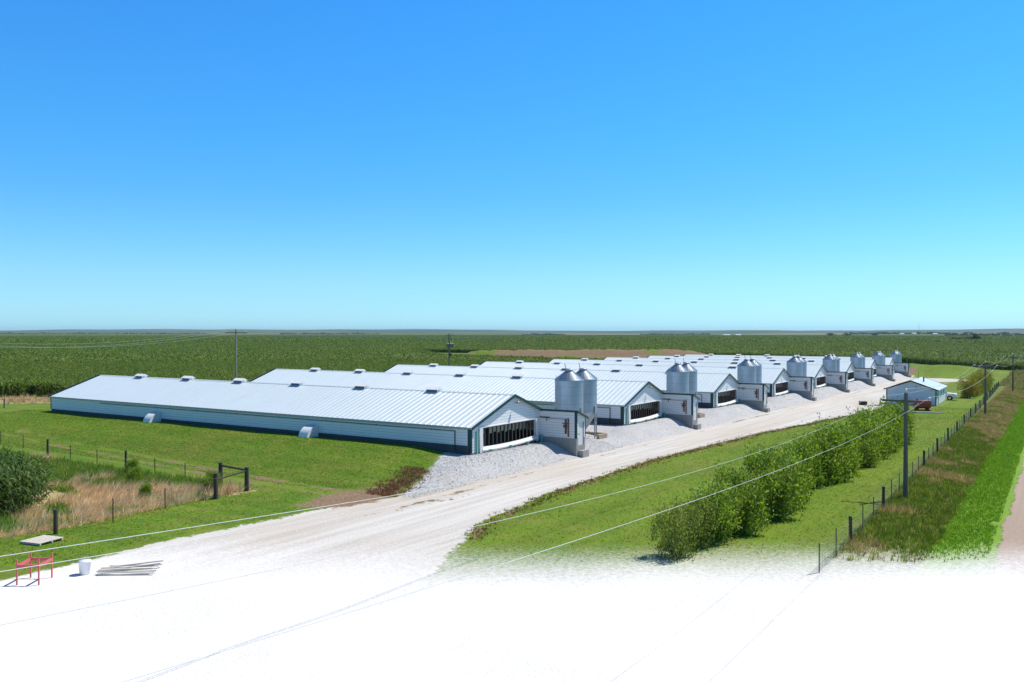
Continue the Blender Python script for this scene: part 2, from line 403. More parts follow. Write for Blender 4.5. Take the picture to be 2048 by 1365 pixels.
def mk_ground():
    t = NT('ground_cover'); p = t.pos(); t.m.name = 'ground_cover'
    n_e = t.noise(p, 1.1, 5, 0.62); n_f = t.noise(p, 4.5, 4, 0.6); n_b = t.noise(p, 0.12, 4); n_m = t.noise(p, 0.5, 4)
    n_g = t.noise(p, 11, 3, 0.7)
    edge = t.math('MULTIPLY', t.math('SUBTRACT', t.math('ADD', t.math('MULTIPLY', n_e, 0.6), t.math('MULTIPLY', n_f, 0.4)), 0.5), 1.7)
    def mask(name, lo=0.44, hi=0.56, k=1.0):
        e = edge if k == 1.0 else t.math('MULTIPLY', edge, k)
        return t.rng(t.math('ADD', t.attr(name), e), lo, hi)
    # lawn
    g = t.mix(t.rng(n_b, 0.32, 0.68), (0.085, 0.175, 0.008), (0.135, 0.225, 0.014))
    mow = t.noise(p, 0.55, 2, 0.5, scl=(0.05, 1.5, 1)); mow2 = t.noise(p, 0.55, 2, 0.5, scl=(1.2, 0.05, 1)); sxp = t.node('ShaderNodeSeparateXYZ'); t.lk(p, sxp.inputs[0])
    left = t.math('GREATER_THAN', sxp.outputs[1], 38.0); mw_ = t.math('ADD', t.math('MULTIPLY', mow2, left), t.math('MULTIPLY', mow, t.math('SUBTRACT', 1.0, left)))
    g = t.mix(t.rng(mw_, 0.44, 0.6, 0, 0.6), g, (0.06, 0.13, 0.008))
    g = t.mix(t.rng(n_m, 0.46, 0.74, 0, 0.7), g, (0.20, 0.20, 0.035))
    g = t.mix(t.math('MULTIPLY', t.math('SUBTRACT', 1.0, left), 0.25), g, (0.17, 0.24, 0.014))
    n_d = t.noise(p, 0.085, 5, 0.65); g = t.mix(t.rng(n_d, 0.52, 0.70, 0, 0.65), g, (0.20, 0.185, 0.04))
    g = t.mix(t.rng(n_f, 0.52, 0.74, 0, 0.5), g, (0.06, 0.12, 0.010))
    g = t.mix(t.rng(n_g, 0.52, 0.75, 0, 0.6), g, (0.20, 0.25, 0.04))
    c = g
    # distant crops
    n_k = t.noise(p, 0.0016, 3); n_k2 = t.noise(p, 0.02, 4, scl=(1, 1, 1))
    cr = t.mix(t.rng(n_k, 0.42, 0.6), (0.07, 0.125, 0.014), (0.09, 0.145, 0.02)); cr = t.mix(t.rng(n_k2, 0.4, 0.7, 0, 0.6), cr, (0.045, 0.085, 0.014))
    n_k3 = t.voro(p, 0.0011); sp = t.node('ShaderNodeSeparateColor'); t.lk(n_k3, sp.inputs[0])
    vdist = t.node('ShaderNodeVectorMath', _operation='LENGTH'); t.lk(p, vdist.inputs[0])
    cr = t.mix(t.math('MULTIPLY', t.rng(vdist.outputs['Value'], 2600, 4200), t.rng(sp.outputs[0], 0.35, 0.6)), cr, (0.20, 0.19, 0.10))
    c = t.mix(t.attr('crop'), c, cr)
    # lush roadside grass
    lush = t.mix(n_m, (0.15, 0.29, 0.025), (0.20, 0.33, 0.035)); lush = t.mix(t.rng(n_f, 0.5, 0.75, 0, 0.4), lush, (0.08, 0.2, 0.012))
    c = t.mix(mask('lush', k=0.5), c, lush)
    wd = t.mix(n_m, (0.09, 0.16, 0.018), (0.17, 0.17, 0.05)); c = t.mix(mask('weed', k=0.5), c, wd)
    dr = t.mix(n_e, (0.54, 0.40, 0.25), (0.26, 0.25, 0.07)); c = t.mix(mask('dry'), c, dr)
    ba = t.mix(n_m, (0.25, 0.165, 0.10), (0.15, 0.09, 0.055)); ba = t.mix(t.rng(n_b, 0.42, 0.6, 0, 0.6), ba, (0.17, 0.13, 0.06)); ba = t.mix(t.rng(n_f, 0.45, 0.7, 0, 0.55), ba, (0.40, 0.30, 0.21))
    # crushed stone bank
    v1 = t.voro(p, 15); s1 = t.node('ShaderNodeSeparateColor'); t.lk(v1, s1.inputs[0])
    vd = t.voro(p, 15, 'Distance')
    gr = t.mix(s1.outputs[0], (0.44, 0.44, 0.44), (0.58, 0.58, 0.575)); gr = t.mix(t.rng(n_g, 0.5, 0.8, 0, 0.5), gr, (0.38, 0.38, 0.39))
    gr = t.mix(t.rng(n_m, 0.55, 0.75, 0, 0.5), gr, (0.52, 0.46, 0.38))
    c = t.mix(mask('gravel', k=0.7), c, gr)
    # road of pale crushed limestone with long wheel marks
    st = t.noise(p, 0.9, 4, 0.6, scl=(0.06, 1.6, 1)); st2 = t.noise(p, 0.25, 3, 0.5, scl=(0.15, 1, 1))
    rd = t.mix(t.rng(st, .3, .7), (0.46, 0.43, 0.385), (0.63, 0.61, 0.58)); rd = t.mix(t.rng(st2, 0.45, 0.62, 0, 0.5), rd, (0.50, 0.42, 0.33))
    rd = t.mix(t.rng(n_g, 0.55, 0.8, 0, 0.4), rd, (0.42, 0.39, 0.35)); rd = t.mix(t.rng(n_f, 0.55, 0.75, 0, 0.3), rd, (0.72, 0.71, 0.69))
    c = t.mix(mask('road', k=0.8), c, rd)
    c = t.mix(mask('bare', 0.5, 0.62, 0.9), c, ba)
    di = t.mix(st, (0.30, 0.22, 0.17), (0.44, 0.35, 0.28)); di = t.mix(t.rng(n_f, 0.5, 0.75, 0, 0.5), di, (0.20, 0.15, 0.11))
    c = t.mix(mask('dirtroad', k=0.5), c, di)
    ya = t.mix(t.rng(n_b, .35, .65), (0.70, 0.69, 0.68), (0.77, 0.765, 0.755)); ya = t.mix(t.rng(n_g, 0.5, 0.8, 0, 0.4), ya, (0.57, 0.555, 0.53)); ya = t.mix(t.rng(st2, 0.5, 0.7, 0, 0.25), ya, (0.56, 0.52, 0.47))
    fade_noise = t.math('MULTIPLY', t.math('SUBTRACT', t.math('ADD', t.math('MULTIPLY', n_f, 0.6), t.math('MULTIPLY', n_g, 0.4)), 0.5), 0.9)
    ym = t.node('ShaderNodeMapRange', _interpolation_type='SMOOTHSTEP'); t.lk(t.math('ADD', t.attr('yard'), fade_noise), ym.inputs[0]); ym.inputs[1].default_value = 0.0; ym.inputs[2].default_value = 0.72
    c = t.mix(ym.outputs[0], c, ya)  # near-white fade put into the ground colour, thinning out over the grass
    h = t.math('ADD', t.math('MULTIPLY', n_f, 0.7), t.math('MULTIPLY', n_g, 0.5))
    h = t.math('SUBTRACT', h, t.math('MULTIPLY', t.math('MULTIPLY', vd, t.attr('gravel')), 1.0))
    t.bump(h, 0.55, 0.12)
    return t.base(c, 0.92, 0, 0.15)
M['ground'] = mk_ground()

def build_ground():
    nx, ny = GX.shape
    V = np.stack([GX.ravel(), GYY.ravel(), GZ.ravel()], -1)
    idx = np.arange(nx*ny).reshape(nx, ny)
    F = np.stack([idx[:-1,:-1], idx[1:,:-1], idx[1:,1:], idx[:-1,1:]], -1).reshape(-1, 4)
    fm = lambda k: A[k].ravel()[F].mean(1)
    zone = np.zeros(len(F), int)
    zone[fm('lush') > 0.5] = 1
    zone[fm('weed') > 0.5] = 2
    zone[fm('gravel') > 0.5] = 3
    zone[fm('road') > 0.5] = 4
    zone[fm('dirtroad') > 0.5] = 5
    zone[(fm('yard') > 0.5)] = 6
    names = ['ground', 'verge', 'ditch', 'stone_bank', 'gravel_road', 'dirt_road', 'pale_fade_yard']
    for z, nme in enumerate(names):
        f = F[zone == z]
        if not len(f): continue
        u, inv = np.unique(f, return_inverse=True)
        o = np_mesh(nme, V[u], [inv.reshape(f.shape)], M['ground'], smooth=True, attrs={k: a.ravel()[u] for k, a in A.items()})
        setp(o, kind='structure')
build_ground()

def attr_at(name, px, py):
    i = np.clip(np.searchsorted(gx, px)-1, 0, len(gx)-2); j = np.clip(np.searchsorted(gy, py)-1, 0, len(gy)-2)
    return A[name][i, j]
def gz(px, py): return float(H(px, py))

# ------------------------------------------------------------------ barns
EAVE, APEX = 3.43, 5.62
def roof_z(xr): return APEX-(APEX-EAVE)*abs(xr)/W
def make_barn():
    root = empty('livestock_barn', (S0, GY, 0))
    wx = W-0.10; t = 0.12
    zb = 1.90; zf = 1.30
    ox0, ox1, oz0, oz1 = -4.7, 3.6, 1.55, 3.2
    m = MB()
    zt = roof_z(wx)-0.06
    # long walls
    for s in (-1, 1):
        m.box(min(s*wx, s*(wx-t)), max(s*wx, s*(wx-t)), t, L-0.1, zb, zt)
    # front gable: pieces round the opening
    def gable(y0, y1, opening):
        def prism(pts):
            n = len(pts); vs = [(a, y0, b) for a, b in pts]+[(a, y1, b) for a, b in pts]
            m.add(vs, [tuple(range(n)), tuple(range(2*n-1, n-1, -1))]+[((i+1) % n, i, n+i, n+(i+1) % n) for i in range(n)])
        top = [(-wx, oz1), (wx, oz1), (wx, zt), (0, APEX-0.06), (-wx, zt)]
        if opening:
            prism(top); prism([(-wx, zf), (ox0, zf), (ox0, oz1), (-wx, oz1)]); prism([(ox1, zf), (wx, zf), (wx, oz1), (ox1, oz1)])
            prism([(ox0, zf), (ox1, zf), (ox1, oz0), (ox0, oz0)])
        else: prism([(-wx, zb), (wx, zb), (wx, zt), (0, APEX-0.06), (-wx, zt)])
    gable(0, t, True); gable(L-0.1, L-0.1+t, False)
    m.build('wall', M['siding'], root)
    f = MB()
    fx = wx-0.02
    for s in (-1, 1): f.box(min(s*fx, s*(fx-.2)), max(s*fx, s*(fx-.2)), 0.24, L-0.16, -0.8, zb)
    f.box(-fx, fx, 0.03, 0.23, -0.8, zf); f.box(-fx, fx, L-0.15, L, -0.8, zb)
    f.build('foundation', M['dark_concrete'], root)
    # ribbed roof, both slopes
    r = MB(); sp = 0.61; n = int((L+0.5)/sp); y0 = -0.25
    prof = []
    for k in range(n):
        yb = y0+k*sp; prof += [(yb, 0), (yb+0.48, 0), (yb+0.50, 0.016), (yb+0.59, 0.016)]
    prof.append((y0+n*sp, 0))
    for s in (-1, 1):
        vs = []
        for (yy, dz) in prof:
            vs.append((s*0.02, yy, APEX+dz)); vs.append((s*(W+0.12), yy, roof_z(W+0.12)+dz))
        fs = [(2*i, 2*i+1, 2*i+3, 2*i+2) if s > 0 else (2*i, 2*i+2, 2*i+3, 2*i+1) for i in range(len(prof)-1)]
        r.add(vs, fs)
    roof = r.build('roof', M['roof'], root)
    m = MB(); 
    vs = [(-0.16, y0, APEX-0.02), (0, y0, APEX+0.055), (0.16, y0, APEX-0.02), (-0.16, y0+n*sp, APEX-0.02), (0, y0+n*sp, APEX+0.055), (0.16, y0+n*sp, APEX-0.02)]
    m.add(vs, [(0,1,4,3),(1,2,5,4)]); m.build('ridge_cap', M['roof'], roof)
    # ridge vents
    for k in range(6):
        yc = 8.5+8.8*k; v = MB()
        v.box(-0.34, 0.34, yc-0.62, yc+0.62, APEX-0.10, APEX+0.20)
        vs = [(-0.46, yc-0.72, APEX+0.16), (0, yc-0.72, APEX+0.40), (0.46, yc-0.72, APEX+0.16), (-0.46, yc+0.72, APEX+0.16), (0, yc+0.72, APEX+0.40), (0.46, yc+0.72, APEX+0.16)]
        v.add(vs, [(0,2,1),(3,4,5),(0,1,4,3),(1,2,5,4),(0,3,5,2)])
        rv = v.build('ridge_vent', M['white'], root)
        for sx_ in (-1, 1): MB().box(min(sx_*0.345, sx_*0.36), max(sx_*0.345, sx_*0.36), yc-0.6, yc+0.6, APEX-0.08, APEX+0.15).build('louvre', M['louvre'], rv)

    # rake and corner trims
    for yy in (-0.275, L+0.24):
        tr = MB()
        for s in (-1, 1):
            tr.bar((0, yy, APEX-0.05), (s*(W+0.16), yy, roof_z(W+0.16)-0.05), 0.05, 0.24)
        tr.build('rake_trim', M['trim'], root)
    for s in (-1, 1):
        for yy, d in ((0, -1), (L, 1)):
            c = MB(); c.box(min(s*(wx+0.025), s*(wx-0.12)), max(s*(wx+0.025), s*(wx-0.12)), yy-0.02, yy+0.14, zf+0.02 if yy == 0 else zb, zt-0.02)
            if yy == 0: c.box(min(s*(wx+0.025), s*(wx+0.0)), max(s*(wx+0.025), s*(wx+0.0)), 0.142, 0.36, zb, zt-0.02)
            c.build('corner_trim', M['trim'], root)
        g = MB(); g.box(min(s*(W+0.02), s*(W+0.135)), max(s*(W+0.02), s*(W+0.135)), -0.22, L+0.2, roof_z(W+0.12)-0.14, roof_z(W+0.12)-0.012); g.build('eave_trim', M['steel'], root)
    # opening: mullions, pens seen inside, rolled curtain
    w = MB(); nm = 14
    for k in range(nm+1):
        xx = ox0+(ox1-ox0)*k/nm
        w.box(xx-0.03, xx+0.03, 0.03, 0.09, oz0+0.001, oz1-0.001)
    w.bar((ox0, 0.06, oz1-0.04), (ox1, 0.06, oz1-0.04), 0.05, 0.06)
    w.build('window_frame', M['frame'], root)
    p = MB()
    for k in range(nm):
        xa = ox0+(ox1-ox0)*(k+0.1)/nm; xb = ox0+(ox1-ox0)*(k+0.85)/nm
        if k % 5 in (0, 3) and k < 5: continue
        p = MB(); p.box(xa, xb, 0.9, 0.93, 2.55-0.02*k+0.1*(k % 2), 3.1); p.build('pen_panel', M['panel'], root)
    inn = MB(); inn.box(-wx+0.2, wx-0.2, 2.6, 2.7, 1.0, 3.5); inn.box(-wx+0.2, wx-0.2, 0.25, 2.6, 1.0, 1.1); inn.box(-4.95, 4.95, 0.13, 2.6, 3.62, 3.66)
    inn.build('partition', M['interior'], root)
    cu = MB()
    pts = []
    for k in range(13):
        q = k/12; xx = ox0-0.1+(ox1-ox0+0.2)*q; zz = 1.42-0.12*math.sin(math.pi*q)**0.8+0.10*q
        pts.append((xx, -0.12, zz))
    for a, b in zip(pts[:-1], pts[1:]):
        cu.cyl(a, b, 0.12, 0.12, 10, caps=False)
    vs = []; 
    for a in pts: vs += [(a[0], -0.04, a[2]+0.28), (a[0], -0.15, a[2]+0.1)]
    cu.add(vs, [(2*i, 2*i+1, 2*i+3, 2*i+2) for i in range(12)], True)
    cu.build('rolled_curtain', M['curtain'], root)
    for xa, xb, sl_ in ((-5.12, -4.62, 0.0), (3.62, 4.2, 0.35)):
        d = MB(); n = 8; vs = []
        for k in range(n+1):
            q = k/n; yy = -0.10-0.05*(k % 2)
            vs += [(xa+(xb-xa)*q, yy, 3.28), (xa+(xb-xa)*q*(1-sl_)+sl_*0.2, yy-0.05, 1.25)]
        d.add(vs, [(2*i, 2*i+1, 2*i+3, 2*i+2) for i in range(n)], True)
        d.build('curtain_end', M['curtain'], root)
    hb = MB(); hb.bar((-5.2, -0.06, 3.26), (4.3, -0.06, 3.26), 0.10, 0.07); hb.build('curtain_beam', M['white'], root)
    dp = MB(); dp.box(-5.52, -5.34, -0.14, -0.005, 0.7, 3.0); dp.build('downspout', M['teal'], root)
    for xx in (-3.75, -0.75, 1.95, 4.36):
        v = MB(); v.cyl((xx, -0.32, 0.3), (xx, -0.32, 1.42 if xx < 4 else 1.75), 0.13, 0.13, 14); v.build('vent_pipe', M['teal'], root)
    la = MB(); la.cyl((0.22, -0.02, 4.95), (0.22, -0.40, 5.05), 0.03); la.lathe([(0.04, 5.08), (0.12, 5.02), (0.16, 4.88), (0.02, 4.86)], 0.22, -0.42, 12); la.build('yard_lamp', M['steel'], root)
    # curtain cable rail on the shaded long wall
    ra = MB(); xx = -wx-0.05
    ra.bar((xx, 1.6, 3.02), (xx, 51, 3.02), 0.05, 0.05); ra.bar((xx, 1.6, 3.05), (xx, 1.6, 1.45), 0.06, 0.06);
    for k in range(8): ra.bar((xx+0.05, 4+6*k, 3.02), (xx, 4+6*k, 3.02), 0.04, 0.12)
    ra.build('curtain_rail', M['rail'], root)
    # white hoods over the pit fans
    for yc in (17.5, 40.5):
        h = MB(); n = 8; prof = []
        for k in range(n+1):
            a = math.pi/2*k/n; prof.append((-wx-0.02-1.4*math.sin(a), 1.45+1.15*math.cos(a)))
        prof.append((-wx-0.02-1.4, 1.30)); 
        vs = [(a, yc-0.55, b) for a, b in prof]+[(a, yc+0.55, b) for a, b in prof]; q = len(prof)
        h.add(vs, [(i, i+1, q+i+1, q+i) for i in range(q-1)], True)
        for off in (0, q):
            vv = [vs[off+i] for i in range(q)]+[(-wx-0.02, vs[off][1], 1.30)]
            h.add(vv, [tuple(range(q+1)) if off else tuple(range(q, -1, -1))])
        h.build('fan_hood', M['white'], root)
    # annex by the gable
    ax0, ax1, al = W*0.726, W-0.06, 3.8
    z1 = roof_z(ax0)-0.04; z2 = roof_z(ax1)-0.04; zs = 1.64
    an = MB(); t = 0.1
    def prism(m, pts, y0, y1):
        n = len(pts); vs = [(a, y0, b) for a, b in pts]+[(a, y1, b) for a, b in pts]
        m.add(vs, [tuple(range(n)), tuple(range(2*n-1, n-1, -1))]+[((i+1) % n, i, n+i, n+(i+1) % n) for i in range(n)])
    an.box(ax0, ax0+t, -al+t, -0.005, zs, z1-0.03); an.box(ax1-t, ax1, -al+t, -0.005, zs, z2-0.03)
    prism(an, [(ax0, zs), (ax0+0.32, zs), (ax0+0.32, 3.05), (ax0, 3.05)], -al, -al+t)
    prism(an, [(ax1-0.3, zs), (ax1, zs), (ax1, 3.05), (ax1-0.3, 3.05)], -al, -al+t)
    prism(an, [(ax0, 3.05), (ax1, 3.05), (ax1, z2-0.03), (ax0, z1-0.03)], -al, -al+t)
    ann = an.build('annex_wall', M['siding'], root)
    af = MB()
    af.box(ax0+0.01, ax0+0.26, -al+0.02, 0.0, -0.9, zs); af.box(ax1-0.26, ax1-0.01, -al+0.02, 0.0, -0.9, zs); af.box(ax0+0.262, ax1-0.262, -al+0.02, -al+0.25, -0.9, 1.0)
    af.box(ax0+0.262, ax0+0.32, -al+0.02, -al+0.25, 1.0, zs); af.box(ax1-0.32, ax1-0.262, -al+0.02, -al+0.25, 1.0, zs)
    af.build('annex_foundation', M['concrete'], root)
    ar = MB(); 
    vs = []
    for yy in (-al-0.15, -0.28):
        vs += [(ax0-0.12, yy, roof_z(ax0-0.12)), (W+0.12, yy, roof_z(W+0.12)), (W+0.12, yy, roof_z(W+0.12)-0.06), (ax0-0.12, yy, roof_z(ax0-0.12)-0.06)]
    ar.add(vs, [(0,3,2,1),(4,5,6,7),(0,1,5,4),(3,7,6,2),(0,4,7,3),(1,2,6,5)]); ar.build('annex_roof', M['roof'], root)
    at = MB()
    at.bar((ax0-0.15, -al-0.18, roof_z(ax0-0.15)-0.06), (W+0.16, -al-0.18, roof_z(W+0.16)-0.06), 0.05, 0.18)
    at.bar((ax0-0.14, -al-0.2, roof_z(ax0-0.14)-0.05), (ax0-0.14, -0.3, roof_z(ax0-0.14)-0.05), 0.05, 0.17)
    at.box(ax0-0.02, ax0+0.13, -al-0.02, -al+0.2, zs, z1-0.05); at.box(ax1-0.08, ax1+0.02, -al-0.02, -al+0.2, zs, z2-0.05)
    at.build('annex_trim', M['trim'], root)
    do = MB(); do.box(ax0+0.32, ax1-0.3, -al+0.05, -al+0.1, 1.0, 3.05)
    dd = do.build('door', M['door'], root)
    hd = MB(); hd.box(ax0+0.42, ax0+0.5, -al+0.0, -al+0.06, 1.95, 2.05); hd.build('handle', M['rail'], dd)
    fr = MB(); fr.box(ax1-0.36, ax1-0.3, -al+0.02, -al+0.06, 1.0, 3.05); fr.build('door_jamb', M['rail'], dd)
    st = MB(); st.box(ax0+0.3, ax1-0.25, -al-0.5, -al, -0.4, 0.55); st.build('door_step', M['concrete'], root)
    cn = MB(); xx = ax0-0.06
    cn.bar((xx, -0.1, 3.35), (xx, -1.1, 3.35), 0.06, 0.10); cn.bar((xx, -0.8, 3.35), (xx, -0.8, 3.05), 0.05, 0.06)
    cn.bar((xx, -1.05, 3.28), (xx, -2.95, 3.28), 0.03, 0.03)
    cn.bar((xx, -2.75, 3.25), (xx, -2.75, 2.0), 0.12, 0.16); cn.bar((xx, -3.0, 3.35), (xx, -3.0, 1.75), 0.10, 0.08); cn.bar((xx, -2.4, 2.9), (xx, -3.05, 2.9), 0.06, 0.06)
    cn.box(xx-0.1, xx+0.05, -2.85, -2.55, 2.55, 2.8)
    cn.build('conduit', M['rust'], root)
    return root

ORD = ['first', 'second', 'third', 'fourth', 'fifth', 'sixth', 'seventh', 'eighth']
barn0 = make_barn()
for i in range(NB):
    b = barn0 if i == 0 else copy_tree(barn0)
    b.location = (S0+DS*i, GY, float(base(S0+DS*i)))
    if i == 0: lab = 'long white barn nearest the viewer, its whole shaded side wall facing the lawn'
    elif i == NB-1: lab = 'farthest white barn at the end of the row, next to the bare lagoon bank'
    else: lab = 'white barn with pale metal roof, %s in the row counting from the lawn' % ORD[i]
    setp(b, lab, 'barn', 'livestock barns standing in a row along the gravel road')

# ------------------------------------------------------------------ feed bins
def make_bin():
    root = empty('feed_bin', (0, 0, 0)); r = 1.4
    b = MB(); prof = [(r, 3.1)]
    for k in range(4): pass
    b.lathe([(r, 3.1), (r, 6.44)], n=40); body = b.build('body', M['galv'], root)
    c = MB(); c.lathe([(r+0.06, 6.40), (r+0.05, 6.46), (0.36, 7.28), (0.34, 7.36)], n=40)
    for k in range(20):
        a = 2*math.pi*k/20; c.bar(((r+.03)*math.cos(a), (r+.03)*math.sin(a), 6.485), (0.38*math.cos(a), 0.38*math.sin(a), 7.29), 0.03, 0.03)
    c.build('roof_cone', M['galv'], root)
    l = MB(); l.lathe([(0.40, 7.36), (0.42, 7.40), (0.42, 7.45), (0.3, 7.50), (0.0, 7.52)], n=24); ld = l.build('lid', M['steel'], root)
    v = MB(); v.bar((-0.42, 0.1, 7.42), (-0.62, 0.15, 8.05), 0.04, 0.04); v.build('lid_lever', M['rail'], ld)
    h = MB(); h.lathe([(r, 3.12), (r-0.02, 3.02), (0.26, 1.25), (0.24, 1.0), (0.0, 1.0)], n=36); h.build('hopper', M['galv'], root)
    for k in range(6):
        a = math.pi*2*(k+0.35)/6; x_, y_ = (r+0.06)*math.cos(a), (r+0.06)*math.sin(a)
        g = MB(); g.bar((x_, y_, 0.0), (x_, y_, 3.75), 0.09, 0.09, up=(math.cos(a), math.sin(a), 0)); g.box(x_-.12, x_+.12, y_-.12, y_+.12, -0.3, 0.03)
        g.build('leg', M['steel'], root)
    g = MB(); g.bar((-0.06, -1.47, 6.0), (0.02, -1.47, 6.0), 0.42, 0.5, up=(0, 0, 1))
    a = R(-28); nx, ny = math.cos(a), math.sin(a); tx, ty = -ny, nx
    g = MB(); g.bar(((r+.02)*nx-0.22*tx, (r+.02)*ny-0.22*ty, 6.0), ((r+.02)*nx+0.22*tx, (r+.02)*ny+0.22*ty, 6.0), 0.05, 0.42)
    g.build('sign_plate', M['white'], root)
    q = MB(); q.cyl((0, 0, 1.05), (-1.2, 2.6, 3.2), 0.09, 0.09, 8); q.build('auger_tube', M['steel'], root)
    ring = MB(); 
    for k in range(6):
        a = math.pi*2*(k+0.35)/6; b_ = math.pi*2*(k+1.35)/6
        ring.bar(((r+.06)*math.cos(a), (r+.06)*math.sin(a), 2.0), ((r+.06)*math.cos(b_), (r+.06)*math.sin(b_), 2.0), 0.04, 0.05)
    ring.build('brace_ring', M['steel'], root)
    # ladder on the left of the bin
    ld = MB(); a = R(160); nx, ny = math.cos(a), math.sin(a); tx, ty = -ny, nx
    for s in (-0.2, 0.2): ld.bar(((r+.1)*nx+s*tx, (r+.1)*ny+s*ty, 3.0), ((r+.1)*nx+s*tx, (r+.1)*ny+s*ty, 6.9), 0.03, 0.03)
    for k in range(12): ld.bar(((r+.1)*nx-0.2*tx, (r+.1)*ny-0.2*ty, 3.2+0.3*k), ((r+.1)*nx+0.2*tx, (r+.1)*ny+0.2*ty, 3.2+0.3*k), 0.025, 0.025)
    ld.build('ladder', M['steel'], root)
    return root
bin0 = make_bin()
first = True
PADZ = 0.34
for i in range(NB):
    for k, dx in enumerate((11.75, 14.65)):
        b = bin0 if first else copy_tree(bin0); first = False
        x_ = S0+DS*i+dx; y_ = GY+0.95
        b.location = (x_, y_, float(base(x_))+PADZ-0.35)
        side = ('nearer', 'farther')[k]
        if i < NB-1: lab = '%s of the two galvanised feed bins standing between the %s and %s barns' % (side, ORD[i], ORD[i+1])
        else: lab = '%s of the two galvanised feed bins beyond the last barn of the row' % side
        setp(b, lab, 'feed bin', 'galvanised feed bins beside the barns')
    x_ = S0+DS*i+13.2
    zz = float(base(x_))
    p = empty('concrete_pad', (x_, GY+0.9, zz), label='pale concrete slab under the feed bins beside the %s barn' % ORD[i], cat='concrete slab', group='slabs under the feed bins')
    s = MB(); s.box(-3.6, 3.6, -2.0, 2.0, -0.6, PADZ-0.05); s.build('slab', M['pad'], p)
    c = MB(); c.box(3.0, 3.3, -1.6, 1.9, PADZ-0.05, PADZ+0.55); c.box(1.2, 3.0, -1.9, -1.6, PADZ-0.05, PADZ+0.55); c.build('curb', M['tan_concrete'], p)

# ------------------------------------------------------------------ office shed
def make_office():
    x0, x1, y0, y1 = 150.8, 163.8, 16.3, 23.7
    root = empty('site_office', (x0, (y0+y1)/2, float(base(x0))), label='small pale gabled office building between the road and the fence', cat='office building')
    w = (y1-y0)/2; ln = x1-x0; ev, ap = 2.62, 4.0
    m = MB(); zt = ev
    def prism(x_a, x_b):
        pts = [(-w, 0.1), (w, 0.1), (w, zt), (0, ap-0.08), (-w, zt)]; n = 5
        vs = [(x_a, a, b) for a, b in pts]+[(x_b, a, b) for a, b in pts]
        m.add(vs, [tuple(range(n-1, -1, -1)), tuple(range(n, 2*n))]+[(i, (i+1) % n, n+(i+1) % n, n+i) for i in range(n)])
    prism(0, 0.15); m.build('gable_wall', M['office_siding'], root)
    m = MB(); prism(ln-0.15, ln); m.build('gable_wall', M['office_siding'], root)
    m = MB(); m.box(0.15, ln-0.15, -w, -w+0.12, 0.1, zt); m.box(0.15, ln-0.15, w-0.12, w, 0.1, zt); m.build('side_wall', M['siding'], root)
    f = MB(); f.box(-0.03, ln+0.03, -w-0.03, w+0.03, -0.6, 0.1); f.build('foundation', M['concrete'], root)
    r = MB()
    for s in (-1, 1):
        o = 0.35; ye = s*(w+o); ze = zt+0.05-(ap-zt)/w*o
        vs = [(-0.3, 0, ap), (ln+0.3, 0, ap), (ln+0.3, ye, ze), (-0.3, ye, ze)]; vs += [(a, b, c-0.08) for a, b, c in vs]
        r.add(vs, [(0,1,2,3),(7,6,5,4),(0,4,5,1),(1,5,6,2),(2,6,7,3),(3,7,4,0)])
        for k in range(14): xx = -0.2+k*0.96; r.bar((xx, s*0.1, ap-(ap-zt)/w*0.1+0.001), (xx, ye, ze+0.001), 0.05, 0.012)
    rf = r.build('roof', M['roof'], root)
    v = MB(); v.cyl((5.5, -1.2, 3.4), (5.5, -1.2, 4.2), 0.11, 0.11, 10); v.lathe([(0.16, 4.2), (0.16, 4.28), (0, 4.36)], 5.5, -1.2, 10); v.build('flue', M['rail'], rf)
    v = MB(); v.cyl((6.4, -0.3, 3.8), (6.4, -0.3, 5.2), 0.03, 0.02, 6); v.build('antenna', M['rail'], rf)
    t = MB()
    for xx in (-0.33, ln+0.33):
        for s in (-1, 1): t.bar((xx, 0, ap-0.07), (xx, s*(w+0.37), zt-0.02-(ap-zt)/w*0.35), 0.05, 0.2)
    t.build('rake_trim', M['black'], root)
    for s in (-1, 1):
        t = MB(); t.box(-0.03, 0.0, min(s*(w-0.13), s*(w+0.03)), max(s*(w-0.13), s*(w+0.03)), 0.1, zt-0.06); t.box(0.0, 0.12, min(s*w, s*(w+0.03)), max(s*w, s*(w+0.03)), 0.1, zt-0.06); t.build('corner_trim', M['black'], root)
    t = MB(); t.box(-0.03, 0, -2.4, -1.2, 0.5, 0.0)if False else None
    d = MB(); d.box(2.0, 3.0, -w-0.05, -w-0.004, 0.12, 2.2); dd = d.build('door', M['teal'], root)
    h = MB(); h.box(2.8, 2.9, -w-0.12, -w-0.05, 1.1, 1.2); h.build('handle', M['rail'], dd)
    for xa in (0.9, 6.0, 9.5):
        g = MB(); g.box(xa, xa+0.9, -w-0.03, -w-0.004, 1.2, 2.1); wi = g.build('window', M['glass'], root)
        g = MB()
        for a, b, c_, e in ((xa-.06, xa, 1.14, 2.16), (xa+.9, xa+.96, 1.14, 2.16), (xa, xa+.9, 1.14, 1.2), (xa, xa+.9, 2.1, 2.16)): g.box(a, b, -w-0.05, -w-0.004, c_, e)
        g.build('frame', M['white'], wi)
    ac = MB(); ac.box(-0.7, -0.08, 0.4, 1.6, -0.1, 0.75); ac.build('air_conditioner', M['rail'], root)
    lp = MB(); lp.box(-0.12, -0.0, -0.9, -0.6, 2.9, 3.05); lp.build('lamp', M['steel'], root)
make_office()

